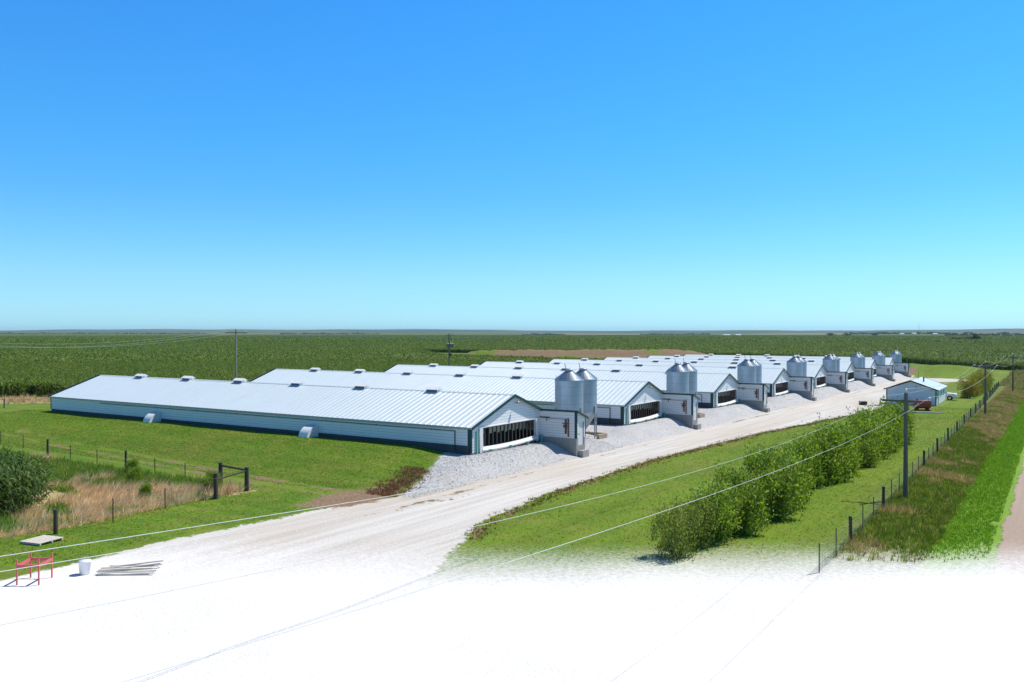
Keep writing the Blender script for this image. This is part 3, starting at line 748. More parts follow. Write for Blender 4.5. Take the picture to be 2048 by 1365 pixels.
# ------------------------------------------------------------------ pickup truck parked behind the office (nose towards the fence)
def make_truck():
    root = empty('parked_truck', (168.0, 17.6, float(base(168))+0.0), -math.pi/2, label='white pickup truck parked at the far end of the office', cat='pickup truck')
    # local +x = forward; length 5.5
    b = MB()
    prof = [(-2.75, 0.55), (2.62, 0.55), (2.75, 0.7), (2.72, 1.05), (2.5, 1.15), (1.25, 1.25), (-2.75, 1.22)]
    n = len(prof); w = 0.95
    vs = [(a, -w, c) for a, c in prof]+[(a, w, c) for a, c in prof]
    b.add(vs, [tuple(range(n)), tuple(range(2*n-1, n-1, -1))]+[((i+1) % n, i, n+i, n+(i+1) % n) for i in range(n)])
    for s in (-1, 1):
        for xx in (1.65, -1.75):
            pts = [(xx+0.56*math.cos(math.pi*k/8), 0.62+0.56*math.sin(math.pi*k/8)) for k in range(9)]
            for (a, c), (a2, c2) in zip(pts[:-1], pts[1:]): b.bar((a, s*0.95, c), (a2, s*0.95, c2), 0.05, 0.08)
    b.build('body', M['white'], root)
    c = MB(); prof = [(1.25, 1.24), (0.6, 1.82), (-0.9, 1.84), (-1.15, 1.22)]; n = 4; w1, w2 = 0.92, 0.78
    vs = [(a, -(w1 if z < 1.5 else w2), z) for a, z in prof]+[(a, (w1 if z < 1.5 else w2), z) for a, z in prof]
    c.add(vs, [tuple(range(n)), tuple(range(2*n-1, n-1, -1))]+[((i+1) % n, i, n+i, n+(i+1) % n) for i in range(n)]); c.build('cab', M['white'], root)
    g = MB()
    g.add([(1.20, -0.80, 1.30), (1.20, 0.80, 1.30), (0.66, 0.70, 1.79), (0.66, -0.70, 1.79)], [(0,1,2,3)]); g.v = [(a+0.02, b_, z+0.015) for a, b_, z in g.v]
    g.build('windscreen', M['glass'], root)
    for s in (-1, 1):
        g = MB(); f = lambda z: s*(0.92-(z-1.24)/0.58*0.14+0.012)
        g.add([(0.98, f(1.30), 1.30), (0.58, f(1.75), 1.75), (-0.82, f(1.76), 1.76), (-0.95, f(1.30), 1.30)], [(0,1,2,3)]); g.build('side_window', M['glass'], root)
        m = MB(); m.box(0.85, 1.05, min(s*0.95, s*1.15), max(s*0.95, s*1.15), 1.3, 1.48); m.build('mirror', M['rail'], root)
        h = MB(); h.box(2.66, 2.76, min(s*0.6, s*0.9), max(s*0.6, s*0.9), 0.86, 1.04); h.build('headlight', M['lamp'], root)
        for xx in (1.65, -1.75):
            t = MB(); t.cyl((xx, s*0.72, 0.40), (xx, s*0.98, 0.40), 0.42, 0.42, 24); ty = t.build('wheel', M['tyre'], root)
            t = MB(); t.cyl((xx, s*0.96, 0.40), (xx, s*0.995, 0.40), 0.25, 0.22, 18); t.build('rim', M['chrome'], ty)
    g = MB(); g.box(2.7, 2.765, -0.56, 0.56, 0.84, 1.04); g.build('grille', M['rail'], root)
    g = MB(); g.box(2.68, 2.86, -0.95, 0.95, 0.5, 0.72); g.build('bumper', M['chrome'], root)
make_truck()

# ------------------------------------------------------------------ red fuel tank and bits near the office
def make_tank():
    x_, y_ = 139.6, 17.0; z_ = gz(x_, y_)
    root = empty('fuel_tank', (x_, y_, z_), R(-62), label='red horizontal fuel tank on a steel stand before the office', cat='fuel tank')
    b = MB(); b.cyl((-1.1, 0, 0.95), (1.1, 0, 0.95), 0.62, 0.62, 28, caps=False)
    b.cyl((-1.1, 0, 0.95), (-1.2, 0, 0.95), 0.62, 0.42, 28); b.cyl((1.1, 0, 0.95), (1.2, 0, 0.95), 0.62, 0.42, 28); b.build('tank', M['red'], root)
    s = MB()
    for xx in (-0.75, 0.75):
        s.box(xx-0.08, xx+0.08, -0.62, 0.62, 0.0, 0.42); 
    s.box(-1.1, 1.1, -0.62, -0.5, 0, 0.12); s.box(-1.1, 1.1, 0.5, 0.62, 0, 0.12); s.build('stand', M['rust'], root)
    f = MB(); f.cyl((-0.7, 0, 1.55), (-0.7, 0, 1.8), 0.12, 0.12, 12); f.build('filler_cap', M['red'], root)
    f = MB(); f.box(0.85, 1.05, -0.15, 0.15, 1.5, 1.72); f.build('pump', M['red'], root)
    x_, y_ = 135.0, 16.0
    p = MB(); p.box(-2.3, 2.3, -0.16, 0.16, 0.0, 0.16); o = p.build('timber_beam', M['lumber']); o.location = (x_, y_, gz(x_, y_)); o.rotation_euler = (0, 0, R(-70))
    setp(o, 'grey timber lying on the ground in front of the red tank', 'timber')
    x_, y_ = 147.0, 26.6
    root = empty('dark_crate', (x_, y_, gz(x_, y_)), R(20), label='dark low crate on the gravel left of the office', cat='crate')
    c = MB(); c.box(-0.9, 0.9, -0.5, 0.5, 0.06, 0.48); c.build('box', M['black'], root)
    c = MB(); c.box(-0.94, 0.94, -0.54, 0.54, 0.48, 0.53); c.build('lid', M['rail'], root)
    x_, y_ = 145.6, 24.8
    c = MB(); c.bar((-0.9, 0, 0.1), (0.9, 0.1, 0.1), 0.3, 0.16); c.bar((-0.7, 0.5, 0.06), (0.9, 0.6, 0.2), 0.2, 0.12); o = c.build('scrap_boards', M['white']); o.location = (x_, y_, gz(x_, y_)); o.rotation_euler = (0, 0, R(-60))
    setp(o, 'white boards dropped on the gravel by the office corner', 'boards')
make_tank()

# ------------------------------------------------------------------ power poles and wires
def make_pole(name, loc, h, rz, lab, arm=3.0, thick=0.16, brace=True, extra=None):
    root = empty(name, loc, rz, label=lab, cat='power pole', group='wooden power poles')
    p = MB(); p.cyl((0, 0, -0.6), (0, 0, h), thick, thick*0.72, 14); p.build('pole', M[extra or 'pole'], root)
    a = MB(); za = h-0.55; a.box(-arm/2, arm/2, -thick-0.1, -thick+0.02, za-0.07, za+0.07); ar = a.build('crossarm', M['pole'], root)
    if brace:
        for s in (-1, 1):
            b = MB(); b.bar((s*0.75, -thick-0.05, za-0.08), (s*0.05, -thick-0.02, za-0.75), 0.03, 0.05); b.build('brace', M['steel'], root)
    for xx in (-arm/2+0.12, arm/2-0.12):
        q = MB(); q.cyl((xx, -thick-0.04, za+0.07), (xx, -thick-0.04, za+0.16), 0.02); q.lathe([(0.05, za+0.14), (0.085, za+0.17), (0.06, za+0.22), (0.075, za+0.27), (0.03, za+0.33), (0, za+0.33)], xx, -thick-0.04, 10); q.build('insulator', M['porcelain'], root)
    q = MB(); q.cyl((0, 0, h), (0, 0, h+0.1), 0.025); q.lathe([(0.05, h+0.08), (0.09, h+0.12), (0.06, h+0.18), (0.075, h+0.23), (0.03, h+0.29), (0, h+0.29)], 0, 0, 10); q.build('insulator', M['porcelain'], root)
    return root
def pole_pts(x_, y_, z_, h, rz, arm=3.0, thick=0.16):
    c, s = math.cos(rz), math.sin(rz); za = h-0.55+0.3
    f = lambda lx, ly, lz: (x_+c*lx-s*ly, y_+s*lx+c*ly, z_+lz)
    return [f(-arm/2+0.12, -thick-0.04, za), f(arm/2-0.12, -thick-0.04, za), f(0, 0, h+0.28)]
RP = [(61.1, 8.4, 7.0), (135.6, 8.5, 7.4), (201.5, 7.7, 7.8), (268.0, 7.4, 7.8)]
plabs = ['tall wooden power pole standing in the weeds beside the near fence', 'wooden power pole by the fence beyond the office', 'distant wooden power pole at the bend of the fence', 'farthest wooden power pole of the roadside line']
pp = []
for (x_, y_, h), lb in zip(RP[:3], plabs):
    z_ = gz(x_, y_); make_pole('power_pole', (x_, y_, z_), h, math.pi/2, lb); pp.append(pole_pts(x_, y_, z_, h, math.pi/2))
P0 = (-14.0, 9.3, 8.9)
make_pole('power_pole', (P0[0], P0[1], gz(P0[0], P0[1])), P0[2], math.pi/2, 'wooden power pole outside the frame behind the gravel yard')
def sag(a, b, s, n=28):
    a = np.array(a); b = np.array(b); out = []
    for i in range(n+1):
        t = i/n; p = a+(b-a)*t; p[2] -= 4*s*t*(1-t); out.append(tuple(p))
    return out
def wire(a, b, s, lab, r=0.005, grp=None, n=28):
    o = MB().poly_tube(sag(a, b, s, n), r, 5).build('power_line', M['wire']); setp(o, lab, 'power line', grp)
wn_ = ('left', 'right', 'top')
wire((-14, 9.23, 9.9), pp[0][1], 1.6, 'upper wire sagging over the lawn towards the near power pole', n=60)
wire((-14, 7.0, 9.35), pp[0][0], 1.1, 'lower wire sagging over the shrubs towards the near power pole', n=60)
for k in range(3):
    wire(pp[0][k], pp[1][k], 0.9, '%s wire strung between the near pole and the office pole' % wn_[k], 0.009)
    wire(pp[1][k], pp[2][k], 0.9, '%s wire strung between the office pole and the distant pole' % wn_[k], 0.010)
PL = (0.0, 22.0)
make_pole('power_pole', (PL[0], PL[1], gz(*PL)), 6.0, 1.0, 'wooden service pole left of the gravel yard outside the frame', 1.6)
# ------------------------------------------------------------------ left background poles
def bypx(px, Y):
    m = (px-1024)/1701.18; c, s = math.cos(YAW), math.sin(YAW)
    X = Y*(c+m*s)/(s-m*c); return X, Y
x_, y_ = bypx(472, 112); z_ = gz(x_, y_); h1 = 12.0-z_-0.6; zA = z_
make_pole('power_pole', (x_, y_, z_), h1, R(-30), 'pale wooden power pole rising behind the roof of the nearest barn', 3.4, 0.17, False, 'pole_pale')
lp1 = pole_pts(x_, y_, z_, h1, R(-30), 3.4, 0.17)
x2, y2 = bypx(898, 150); z2 = gz(x2, y2); h2 = 10.9-z2-0.3
tp = make_pole('power_pole', (x2, y2, z2), h2, R(-20), 'dark power pole carrying grey transformers behind the third barn', 3.6, 0.19, False)
for a in (-0.55, 0.0, 0.55):
    t = MB(); t.lathe([(0, h2-4.3), (0.30, h2-4.3), (0.34, h2-4.25), (0.34, h2-3.1), (0.37, h2-3.05), (0.2, h2-2.9), (0, h2-2.88)], a*1.5, -0.55 if a else -0.75, 18)
    t.cyl((a*1.5, -0.55, h2-2.9), (a*1.5, -0.55, h2-2.5), 0.05, 0.03, 8); t.build('transformer', M['steel'], tp)
t = MB(); t.box(-1.1, 1.1, -0.28, -0.18, h2-1.75, h2-1.63); t.build('crossarm', M['pole'], tp)
t = MB(); t.box(0.1, 0.7, -0.4, -0.15, h2-6.6, h2-5.9); t.build('meter_box', M['rail'], tp)
lp2 = pole_pts(x2, y2, z2, h2, R(-20), 3.6, 0.19)
x3, y3 = bypx(-260, 150)
lp3 = pole_pts(x3, y3, gz(x3, y3), 11.0, R(-30), 3.4, 0.17)
for k in range(3):
    wire(lp1[k], lp3[k], 2.4, '%s wire running left over the corn from the pale pole' % wn_[k], 0.016)

# service wires: two conductors over the drive
wire((0, 22, 6.2), (150.7, 22.0, 2.6), 1.8, 'upper white service wire crossing the drive towards the office', 0.010, n=80)
wire((0, 22, 5.85), (150.7, 22.0, 2.2), 1.9, 'lower white service wire crossing the drive towards the office', 0.010, n=80)

# ------------------------------------------------------------------ fences
def fence(name, line, woods, steels, lab, grp, wires, hp=1.35, mesh=0.0, tw=0.085):
    """line: list of (x,y); woods/steels: list of points"""
    root = empty(name, (woods[0][0], woods[0][1], gz(*woods[0])), label=lab, cat='fence', group=grp)
    ox, oy, oz = root.location
    for (a, b) in woods:
        h = hp*random.uniform(0.97, 1.1); z = gz(a, b)-oz
        p = MB(); p.cyl((a-ox, b-oy, z-0.4), (a-ox+random.uniform(-.03, .03), b-oy+random.uniform(-.03, .03), z+h), tw*random.uniform(.9, 1.15), tw*0.9, 10); p.build('wood_post', M['post'], root)
    for (a, b) in steels:
        h = hp*random.uniform(0.93, 1.02); z = gz(a, b)-oz
        p = MB(); p.box(a-ox-0.022, a-ox+0.022, b-oy-0.022, b-oy+0.022, z-0.3, z+h); p.build('steel_post', M['rail'], root)
    wm = MB()
    for k, zz in enumerate(wires):
        pts = [(a-ox, b-oy, gz(a, b)-oz+zz) for a, b in line]
        wm.poly_tube(pts, 0.006, 4)
    if mesh:
        for (a, b), (c, d) in zip(line[:-1], line[1:]):
            ln = math.hypot(c-a, d-b); n = int(ln/mesh)
            for i in range(n):
                q = i/n; xx, yy = a+(c-a)*q, b+(d-b)*q; z = gz(xx, yy)-oz
                wm.bar((xx-ox, yy-oy, z+wires[0]), (xx-ox, yy-oy, z+wires[-2]), 0.006, 0.006)
    wm.build('wire_mesh', M['fwire'], root)
    return root
fy = lambda xx: 8.95+0.010*max(0, xx-46)+0.00004*max(0, xx-100)**2
woods = []; steels = []; xx = 39.44; k = 1
while xx < 222:
    (woods if k % 3 == 0 else steels).append((xx, fy(xx))); xx += 3.44; k += 1
line = [(39.44+3.44*i, fy(39.44+3.44*i)) for i in range(k-1)]
fence('woven_wire_fence', line, woods, steels, 'long woven wire fence with dark posts between mown grass and weedy ditch', 'farm fences', [0.08, 0.22, 0.36, 0.5, 0.64, 0.8, 1.0, 1.15], mesh=0.3, tw=0.10)
# left: fence along the track
lw = [(39.1, 49.4), (40.1, 62.1), (40.3, 73.8)]; ls = [(39.0, 53.2), (39.3, 57.2), (39.7, 65.4), (39.9, 69.6), (41.9, 80.9), (42.4, 86.0)]
fence('wire_fence', [lw[0]]+ls[:2]+[lw[1]]+ls[2:4]+[lw[2]]+ls[4:], lw, ls, 'wire fence with thin posts beside the grassy track below the lawn', 'farm fences', [0.3, 0.6, 0.9, 1.15], tw=0.10)
lw = [(35.8, 45.7), (24.7, 44.5)]; ls = [(31.8, 45.3), (28.0, 44.6), (21.0, 44.2)]
fence('wire_fence', [lw[0]]+ls[:2]+[lw[1], ls[2]], lw, ls, 'wire fence along the dry grass edge by the wooden pallet', 'farm fences', [0.3, 0.6, 0.9, 1.15], tw=0.115)
# braced corner
root = empty('fence_brace', (38.7, 46.2, gz(38.7, 46.2)), label='three thick dark posts joined by two rails at the fence corner', cat='fence corner')
cp = [(0.0, 0.0), (0.4, 3.2), (-2.9, -0.5)]
for a, b in cp[:2] + [(-2.75, -0.3)]:
    p = MB(); p.cyl((a, b, -0.4), (a, b, 1.62), 0.16, 0.14, 12); p.build('post', M['post'], root)
p = MB(); p.cyl((0.02, 0.16, 1.42), (0.38, 3.05, 1.42), 0.07, 0.07, 8); p.build('rail', M['post'], root)
p = MB(); p.cyl((-0.15, -0.02, 1.38), (-2.62, -0.28, 1.2), 0.06, 0.06, 8); p.build('rail', M['post'], root)

# far fence along the edge of the dry strip behind the lawn
fp = [(46+6*i, 139.5-3.6*i) for i in range(6)]
fence('wire_fence', fp, fp[:1]+fp[3:4], fp[1:3]+fp[4:], 'thin fence at the dry strip before the far corn', 'farm fences', [0.4, 0.8, 1.15])

# ------------------------------------------------------------------ things on the left verge
x_, y_ = 23.3, 43.4
root = empty('wooden_pallet', (x_, y_, gz(x_, y_)+0.02), R(12), label='grey wooden pallet lying flat on the grass', cat='pallet')
for k in range(5):
    b = MB(); b.box(-0.72, 0.72, -0.66+0.28*k-0.12, -0.66+0.28*k+0.12, 0.10, 0.125); b.build('board', M['lumber'], root)
b = MB()
for k in (-0.68, 0, 0.6): b.box(k, k+0.08, -0.78, 0.58, 0.0, 0.098)
b.build('runner', M['lumber'], root)
x_, y_ = 19.4, 36.6
root = empty('steel_rack', (x_, y_, gz(x_, y_)), R(35), label='red four-legged steel rack on the verge', cat='steel rack')
for a in (-0.55, 0.55):
    for b in (-0.45, 0.45):
        p = MB(); p.bar((a, b, -0.05), (a, b, 1.08), 0.05, 0.05, up=(1, 0, 0)); p.build('leg', M['pink'], root)
f = MB()
for s in (-1, 1):
    f.bar((-0.55, s*0.45, 0.80), (0.55, s*0.45, 0.80), 0.06, 0.12); f.bar((s*0.55, -0.42, 0.80), (s*0.55, 0.42, 0.80), 0.06, 0.12)
f.build('frame', M['pink'], root)
x_, y_ = 21.2, 35.9
root = empty('plastic_bucket', (x_, y_, gz(x_, y_)), label='white plastic bucket beside the lumber pile', cat='bucket')
b = MB(); b.lathe([(0.0, 0.02), (0.20, 0.02), (0.25, 0.52), (0.27, 0.54), (0.27, 0.60), (0, 0.60)], n=24); b.build('tub', M['plastic'], root)
b = MB(); b.poly_tube([(0.27*math.cos(t), 0.02, 0.58+0.2*math.sin(t)) for t in np.linspace(0, math.pi, 10)], 0.008); b.build('handle', M['steel'], root)
x_, y_ = 22.5, 34.6
root = empty('lumber_pile', (x_, y_, gz(x_, y_)), R(-50), label='loose pile of pale boards on the verge behind the red rack', cat='lumber pile')
for k in range(9):
    b = MB(); yy = -0.45+0.11*k; b.bar((-1.1+random.uniform(-.2, .2), yy, 0.12+0.03*(k % 3)), (1.1+random.uniform(-.2, .2), yy+random.uniform(-.25, .25), 0.14+0.06*(k % 4)), 0.10, 0.04); b.build('board', M['lumber'], root)

# ------------------------------------------------------------------ vegetation helpers
def frames(d):
    d = d/np.linalg.norm(d, axis=1, keepdims=True)
    a = np.cross(d, rng.normal(size=d.shape)); a /= np.linalg.norm(a, axis=1, keepdims=True)+1e-9
    return d, a
def leaves(cent, d, ln, wd):
    """diamond leaves: returns verts, quads"""
    d, a = frames(d); n = len(cent)
    ln = ln[:, None]; wd = wd[:, None]
    V = np.stack([cent-d*ln*.5, cent+a*wd*.5, cent+d*ln*.5, cent-a*wd*.5], 1).reshape(-1, 3)
    F = np.arange(4*n).reshape(n, 4); return V, F
def blades(root_, tip, wd):
    """triangular blades"""
    d = tip-root_; a = np.cross(d, np.array([0, 0, 1.])+rng.normal(scale=.3, size=d.shape)); a /= np.linalg.norm(a, axis=1, keepdims=True)+1e-9
    V = np.stack([root_-a*wd[:, None]*.5, root_+a*wd[:, None]*.5, tip], 1).reshape(-1, 3)
    return V, np.arange(3*len(root_)).reshape(-1, 3)
def mixcol(n, cs, p=None, var=0.25):
    cs = np.array(cs); c = cs[rng.choice(len(cs), n, p=p)]
    return c*(1+rng.uniform(-var, var, (n, 1)))

# ---- shrubs: upright multi-stem bushes
def make_shrub(name, h, r, nleaf, pal, seed, open_=0.0):
    g = np.random.default_rng(seed)
    root = empty(name, (0, 0, 0))
    st = MB(); ends = []
    nst = 9
    for k in range(nst):
        a = 2*math.pi*k/nst+g.uniform(-.3, .3); sp = g.uniform(.25, 1.0)*r*0.85; hh = h*g.uniform(.72, 1.0)*(1-0.25*(sp/r)**2)
        p0 = np.array((0.18*math.cos(a), 0.18*math.sin(a), -0.1)); p2 = np.array((sp*math.cos(a), sp*math.sin(a), hh)); p1 = (p0+p2)/2+np.array((.15*math.cos(a), .15*math.sin(a), 0.1))
        st.cyl(p0, p1, 0.035, 0.024, 6, caps=False); st.cyl(p1, p2, 0.024, 0.006, 6, caps=False)
        ends.append((p0, p1, p2))
    st.build('stems', M['bark'], root)
    # twig clumps along the stems
    C = []; D = []
    ncl = 46
    for k in range(ncl):
        p0, p1, p2 = ends[k % nst]; t = g.uniform(.12, 1.16)
        base_ = p0+(p1-p0)*2*t if t < .5 else p1+(p2-p1)*(2*t-1)
        off = g.normal(size=3)*np.array((.42, .42, .28))*r*0.62*(1-0.35*t); c = base_+off; c[2] = max(c[2], 0.18)
        m = nleaf//ncl; sz = g.uniform(.16, .32)*r*0.62
        pts = c+g.normal(size=(m, 3))*np.array((sz, sz, sz*1.7)); pts[:, 2] = np.maximum(pts[:, 2], 0.06)
        C.append(pts); dd = np.array((0, 0, 1.2))+g.normal(scale=.65, size=(m, 3)); dd[:, :2] += (pts-c)[:, :2]/sz*0.5; D.append(dd)
    C = np.concatenate(C); D = np.concatenate(D); n = len(C)
    V, F = leaves(C, D, g.uniform(.16, .30, n)*h/3, g.uniform(.06, .11, n)*h/3)
    cs = np.array(pal); pk = g.integers(0, len(cs), n); cc = cs[pk]*(1+g.uniform(-.3, .3, (n, 1)))
    np_mesh('crown', V, [F], M['leaf'], root, cols=np.repeat(cc, 4, 0))
    return root
GP = [(0.15, 0.26, 0.028), (0.21, 0.33, 0.04), (0.30, 0.39, 0.065), (0.07, 0.13, 0.016), (0.27, 0.33, 0.05)]
YG = [(0.17, 0.22, 0.04), (0.23, 0.25, 0.05), (0.12, 0.18, 0.03), (0.14, 0.21, 0.03)]
protos = [make_shrub('roadside_shrub', 3.3, 1.9, 9500, GP, 11), make_shrub('roadside_shrub', 3.3, 2.0, 9500, GP, 12), make_shrub('roadside_shrub', 3.4, 1.8, 8500, GP+YG[:1], 13), make_shrub('roadside_shrub', 2.6, 1.6, 3600, YG, 14)]
used = set()
NUM = ['first', 'second', 'third', 'fourth', 'fifth', 'sixth', 'seventh', 'eighth', 'ninth', 'tenth', 'eleventh', 'twelfth', 'thirteenth', 'fourteenth', 'fifteenth', 'sixteenth', 'seventeenth', 'eighteenth', 'nineteenth', 'twentieth', 'twenty-first', 'twenty-second', 'twenty-third', 'twenty-fourth', 'twenty-fifth', 'twenty-sixth', 'twenty-seventh', 'twenty-eighth']
xs = []; xx = 38.5
while xx < 96.5: xs.append(xx); xx += random.uniform(2.1, 2.7) if xx > 43 else 2.4
for k, xx in enumerate(xs):
    q = 3 if k < 2 else random.choice((0, 1, 2))
    o = protos[q] if q not in used else copy_tree(protos[q]); used.add(q)
    yy = 15.0-0.02*(xx-40)+random.uniform(-.45, .45); sc = (random.uniform(.68, .95) if k > 1 else 0.8)*(1+0.003*(xx-45))
    o.location = (xx, yy, gz(xx, yy)); o.rotation_euler = (0, 0, random.uniform(0, 6.28)); o.scale = (sc, sc, sc*random.uniform(.9, 1.1))
    look = 'sparse yellow-green' if k < 2 else 'dense green'
    setp(o, '%s shrub in the hedge row, %s from its near end' % (look, NUM[k]), 'shrub', 'shrubs in the row between lawn and fence')
YP = [(0.24, 0.19, 0.022), (0.20, 0.20, 0.03), (0.30, 0.21, 0.02), (0.12, 0.15, 0.025)]
yp = [make_shrub('yellow_shrub', 3.0, 2.0, 3600, YP, 21), make_shrub('yellow_shrub', 3.0, 2.0, 3600, YG, 22)]
ys = [(176, 13.6, 1.05, 0), (181, 13.2, 0.85, 0), (187, 13.4, 1.0, 1), (193, 13.6, 1.1, 0), (199, 13.2, 1.15, 1), (206, 13.4, 1.2, 0), (213, 13.8, 1.2, 1)]
used = set()
for k, (xx, yy, sc, q) in enumerate(ys):
    o = yp[q] if q not in used else copy_tree(yp[q]); used.add(q)
    o.location = (xx, yy, gz(xx, yy)); o.rotation_euler = (0, 0, random.uniform(0, 6.28)); o.scale = (sc,)*3
    setp(o, '%s shrub beyond the office, %s along the fence' % ('golden yellow' if q == 0 else 'yellow-green', NUM[k]), 'shrub', 'yellowing shrubs beyond the office')

# ---- grass, weeds (uncountable)
def scatter(n, x0, x1, y0, y1):
    return rng.uniform(x0, x1, n), rng.uniform(y0, y1, n)
def clumps(name, px, py, h, spread, wd, pal, nb, p=None, lean=None, var=.3):
    kk = (attr_at('yard', px, py) < 0.02+0.4*rng.random(len(px))**1.5) & (attr_at('dirtroad', px, py) < .3)
    px, py, h = px[kk], py[kk], np.asarray(h)[kk]; n = len(px); z = H(px, py)
    rx = np.repeat(px, nb)+rng.normal(scale=spread*.45, size=n*nb); ry = np.repeat(py, nb)+rng.normal(scale=spread*.45, size=n*nb)
    r_ = np.stack([rx, ry, np.repeat(z, nb)-0.02], -1)
    hh = np.repeat(h, nb)*rng.uniform(.55, 1.1, n*nb)
    t_ = r_+np.stack([rng.normal(scale=.35, size=n*nb)*hh, rng.normal(scale=.35, size=n*nb)*hh, hh], -1)
    if lean is not None: t_[:, :2] += np.array(lean)*hh[:, None]
    V, F = blades(r_, t_, np.full(n*nb, wd)*rng.uniform(.6, 1.3, n*nb))
    cc = np.repeat(mixcol(n, pal, p, var), nb, 0)*(1+rng.uniform(-.2, .2, (n*nb, 1)))
    return V, F, np.repeat(cc, 3, 0)
def stuff(name, parts, mat, lab, cat):
    off = 0; Vs = []; Fs = []; Cs = []
    for V, F, C in parts: Vs.append(V); Fs.append(F+off); Cs.append(C); off += len(V)
    o = np_mesh(name, np.concatenate(Vs), [np.concatenate(Fs)], mat, cols=np.concatenate(Cs))
    setp(o, lab, cat, kind='stuff'); return o
LAWN = [(0.12, 0.24, 0.012), (0.19, 0.28, 0.02), (0.09, 0.19, 0.01), (0.28, 0.29, 0.06), (0.14, 0.26, 0.014)]
def keep_lawn(px, py):
    k = (attr_at('road', px, py) < .3) & (attr_at('gravel', px, py) < .35) & (attr_at('bare', px, py) < .4) & (attr_at('yard', px, py) < .42)
    k &= ~((px > S0-W-.1) & (px < S0+W+.1) & (py > GY) & (py < GY+L))
    return k
px, py = scatter(60000, 42, 56, 37.5, 105); k = keep_lawn(px, py); P1 = (px[k], py[k])
px, py = scatter(62000, 30, 150, 9.2, 30); k = keep_lawn(px, py); P2 = (px[k], py[k])
px, py = scatter(9000, 20, 44, 37, 47); k = keep_lawn(px, py); P3 = (px[k], py[k])
parts = []
LAWN2 = [(0.15, 0.26, 0.014), (0.21, 0.29, 0.02), (0.11, 0.20, 0.01), (0.29, 0.30, 0.06), (0.15, 0.26, 0.014)]
for P, pl_ in ((P1, LAWN), (P2, LAWN2), (P3, LAWN)):
    n = len(P[0]); parts.append(clumps('g', P[0], P[1], rng.uniform(.05, .11, n), .09, .04, pl_, 3))
stuff('lawn_grass', parts, M['blade'], 'short mown grass with yellowish tufts around the barns', 'grass')
px, py = scatter(34000, 34, 200, 2.6, 5.5); n = len(px)
stuff('verge_grass', [clumps('g', px, py, rng.uniform(.10, .22, n), .1, .045, [(0.19, 0.35, 0.035), (0.25, 0.38, 0.05), (0.14, 0.28, 0.025)], 4)], M['blade'], 'bright green grass between the weedy ditch and dirt road', 'grass')
# ditch weeds
px, py = scatter(28000, 32, 225, 5.3, 9.6); k = (py < 9.0+0.012*(px-40)) & (py > 5.4+1.3*(0.08*np.sin(px*0.37)+0.07*np.sin(px*0.91+1))+rng.normal(0, .18, len(px))); px, py = px[k], py[k]
tone = wav(px, py, 13, 2)+0.7*wav(px, py, 4.5, 1)
grn = tone < 0.25+0.75*(px < 72)-0.35*(px > 105)
q1 = clumps('w', px[grn], py[grn], rng.uniform(.16, .42, grn.sum()), .2, .05, [(0.13, 0.23, 0.025), (0.20, 0.26, 0.035), (0.09, 0.16, 0.02), (0.32, 0.30, 0.09)], 8)
q2 = clumps('w', px[~grn], py[~grn], rng.uniform(.25, .6, (~grn).sum()), .22, .045, [(0.36, 0.27, 0.12), (0.28, 0.22, 0.09), (0.48, 0.37, 0.21), (0.22, 0.26, 0.06)], 8, lean=(-.2, -.2))
px, py = scatter(2500, 225, 330, 0, 12); q3 = clumps('w', px, py, rng.uniform(.4, .9, 2500), .4, .1, [(0.34, 0.25, 0.12), (0.26, 0.25, 0.09), (0.20, 0.22, 0.06)], 8)
stuff('ditch_weeds', [q1, q2, q3], M['blade'], 'tall brown and green weeds filling the ditch along the fence', 'weeds')
# dry grass between the left fences
px, py = scatter(15000, 20, 39.4, 45.4, 92); k = (py > 45.3+0.11*(px-30)) & ~((px < 31.5) & (py > 52+0.9*np.maximum(0, px-28))); px, py = px[k], py[k]
tone = wav(px, py, 8, 3)+0.5*wav(px, py, 3.2, 0)-1.3*np.exp(-((px-36)/5.)**2-((py-62)/9.)**2)+1.2*np.exp(-((px-33)/4.)**2-((py-53)/4.5)**2)
dryk = (tone > 0.12) | (py < 46.4)
n = dryk.sum(); q1 = clumps('d', px[dryk], py[dryk], rng.uniform(.35, .8, n), .2, .035, [(0.78, 0.58, 0.36), (0.66, 0.47, 0.28), (0.80, 0.66, 0.44), (0.50, 0.38, 0.18)], 9, lean=(.35, -.35))
n = (~dryk).sum(); q2 = clumps('d', px[~dryk], py[~dryk], rng.uniform(.25, .7, n), .2, .045, [(0.12, 0.24, 0.03), (0.16, 0.28, 0.035), (0.09, 0.17, 0.025), (0.22, 0.28, 0.06)], 8)
stuff('dry_grass', [q1, q2], M['blade'], 'tangled tan and green tall grass inside the fence corner', 'tall grass')
px, py = scatter(4500, 40, 112, 100, 150); k = (py > 141-(px-60)*0.75) & (py < 154-(px-74)*1.05); px, py = px[k], py[k]; n = len(px)
q = clumps('d', px, py, rng.uniform(.4, .9, n), .35, .08, [(0.56, 0.42, 0.25), (0.46, 0.33, 0.19), (0.30, 0.27, 0.10)], 9)
stuff('dry_strip_grass', [q], M['blade'], 'strip of dry tan grass in front of the far corn', 'tall grass')
# dark weed bushes in the dry grass
for k, (a, b, sc, lb) in enumerate(((38.3, 58.5, 0.30, 'dark leafy weed by a wooden post of the track fence'), (36.9, 56.0, 0.26, 'dark low weed among tan grass left of the fence corner'), (37.6, 48.4, 0.32, 'leafy weed beside the braced corner posts'), (33.2, 49.3, 0.24, 'round green weed in the dry grass near the corner posts'))):
    o = copy_tree(protos[(k % 3)]); o.name = 'weed_bush'; o.location = (a, b, gz(a, b)); o.scale = (sc*1.1, sc*1.1, sc)
    setp(o, lb, 'weed', 'leafy weeds in the dry grass')
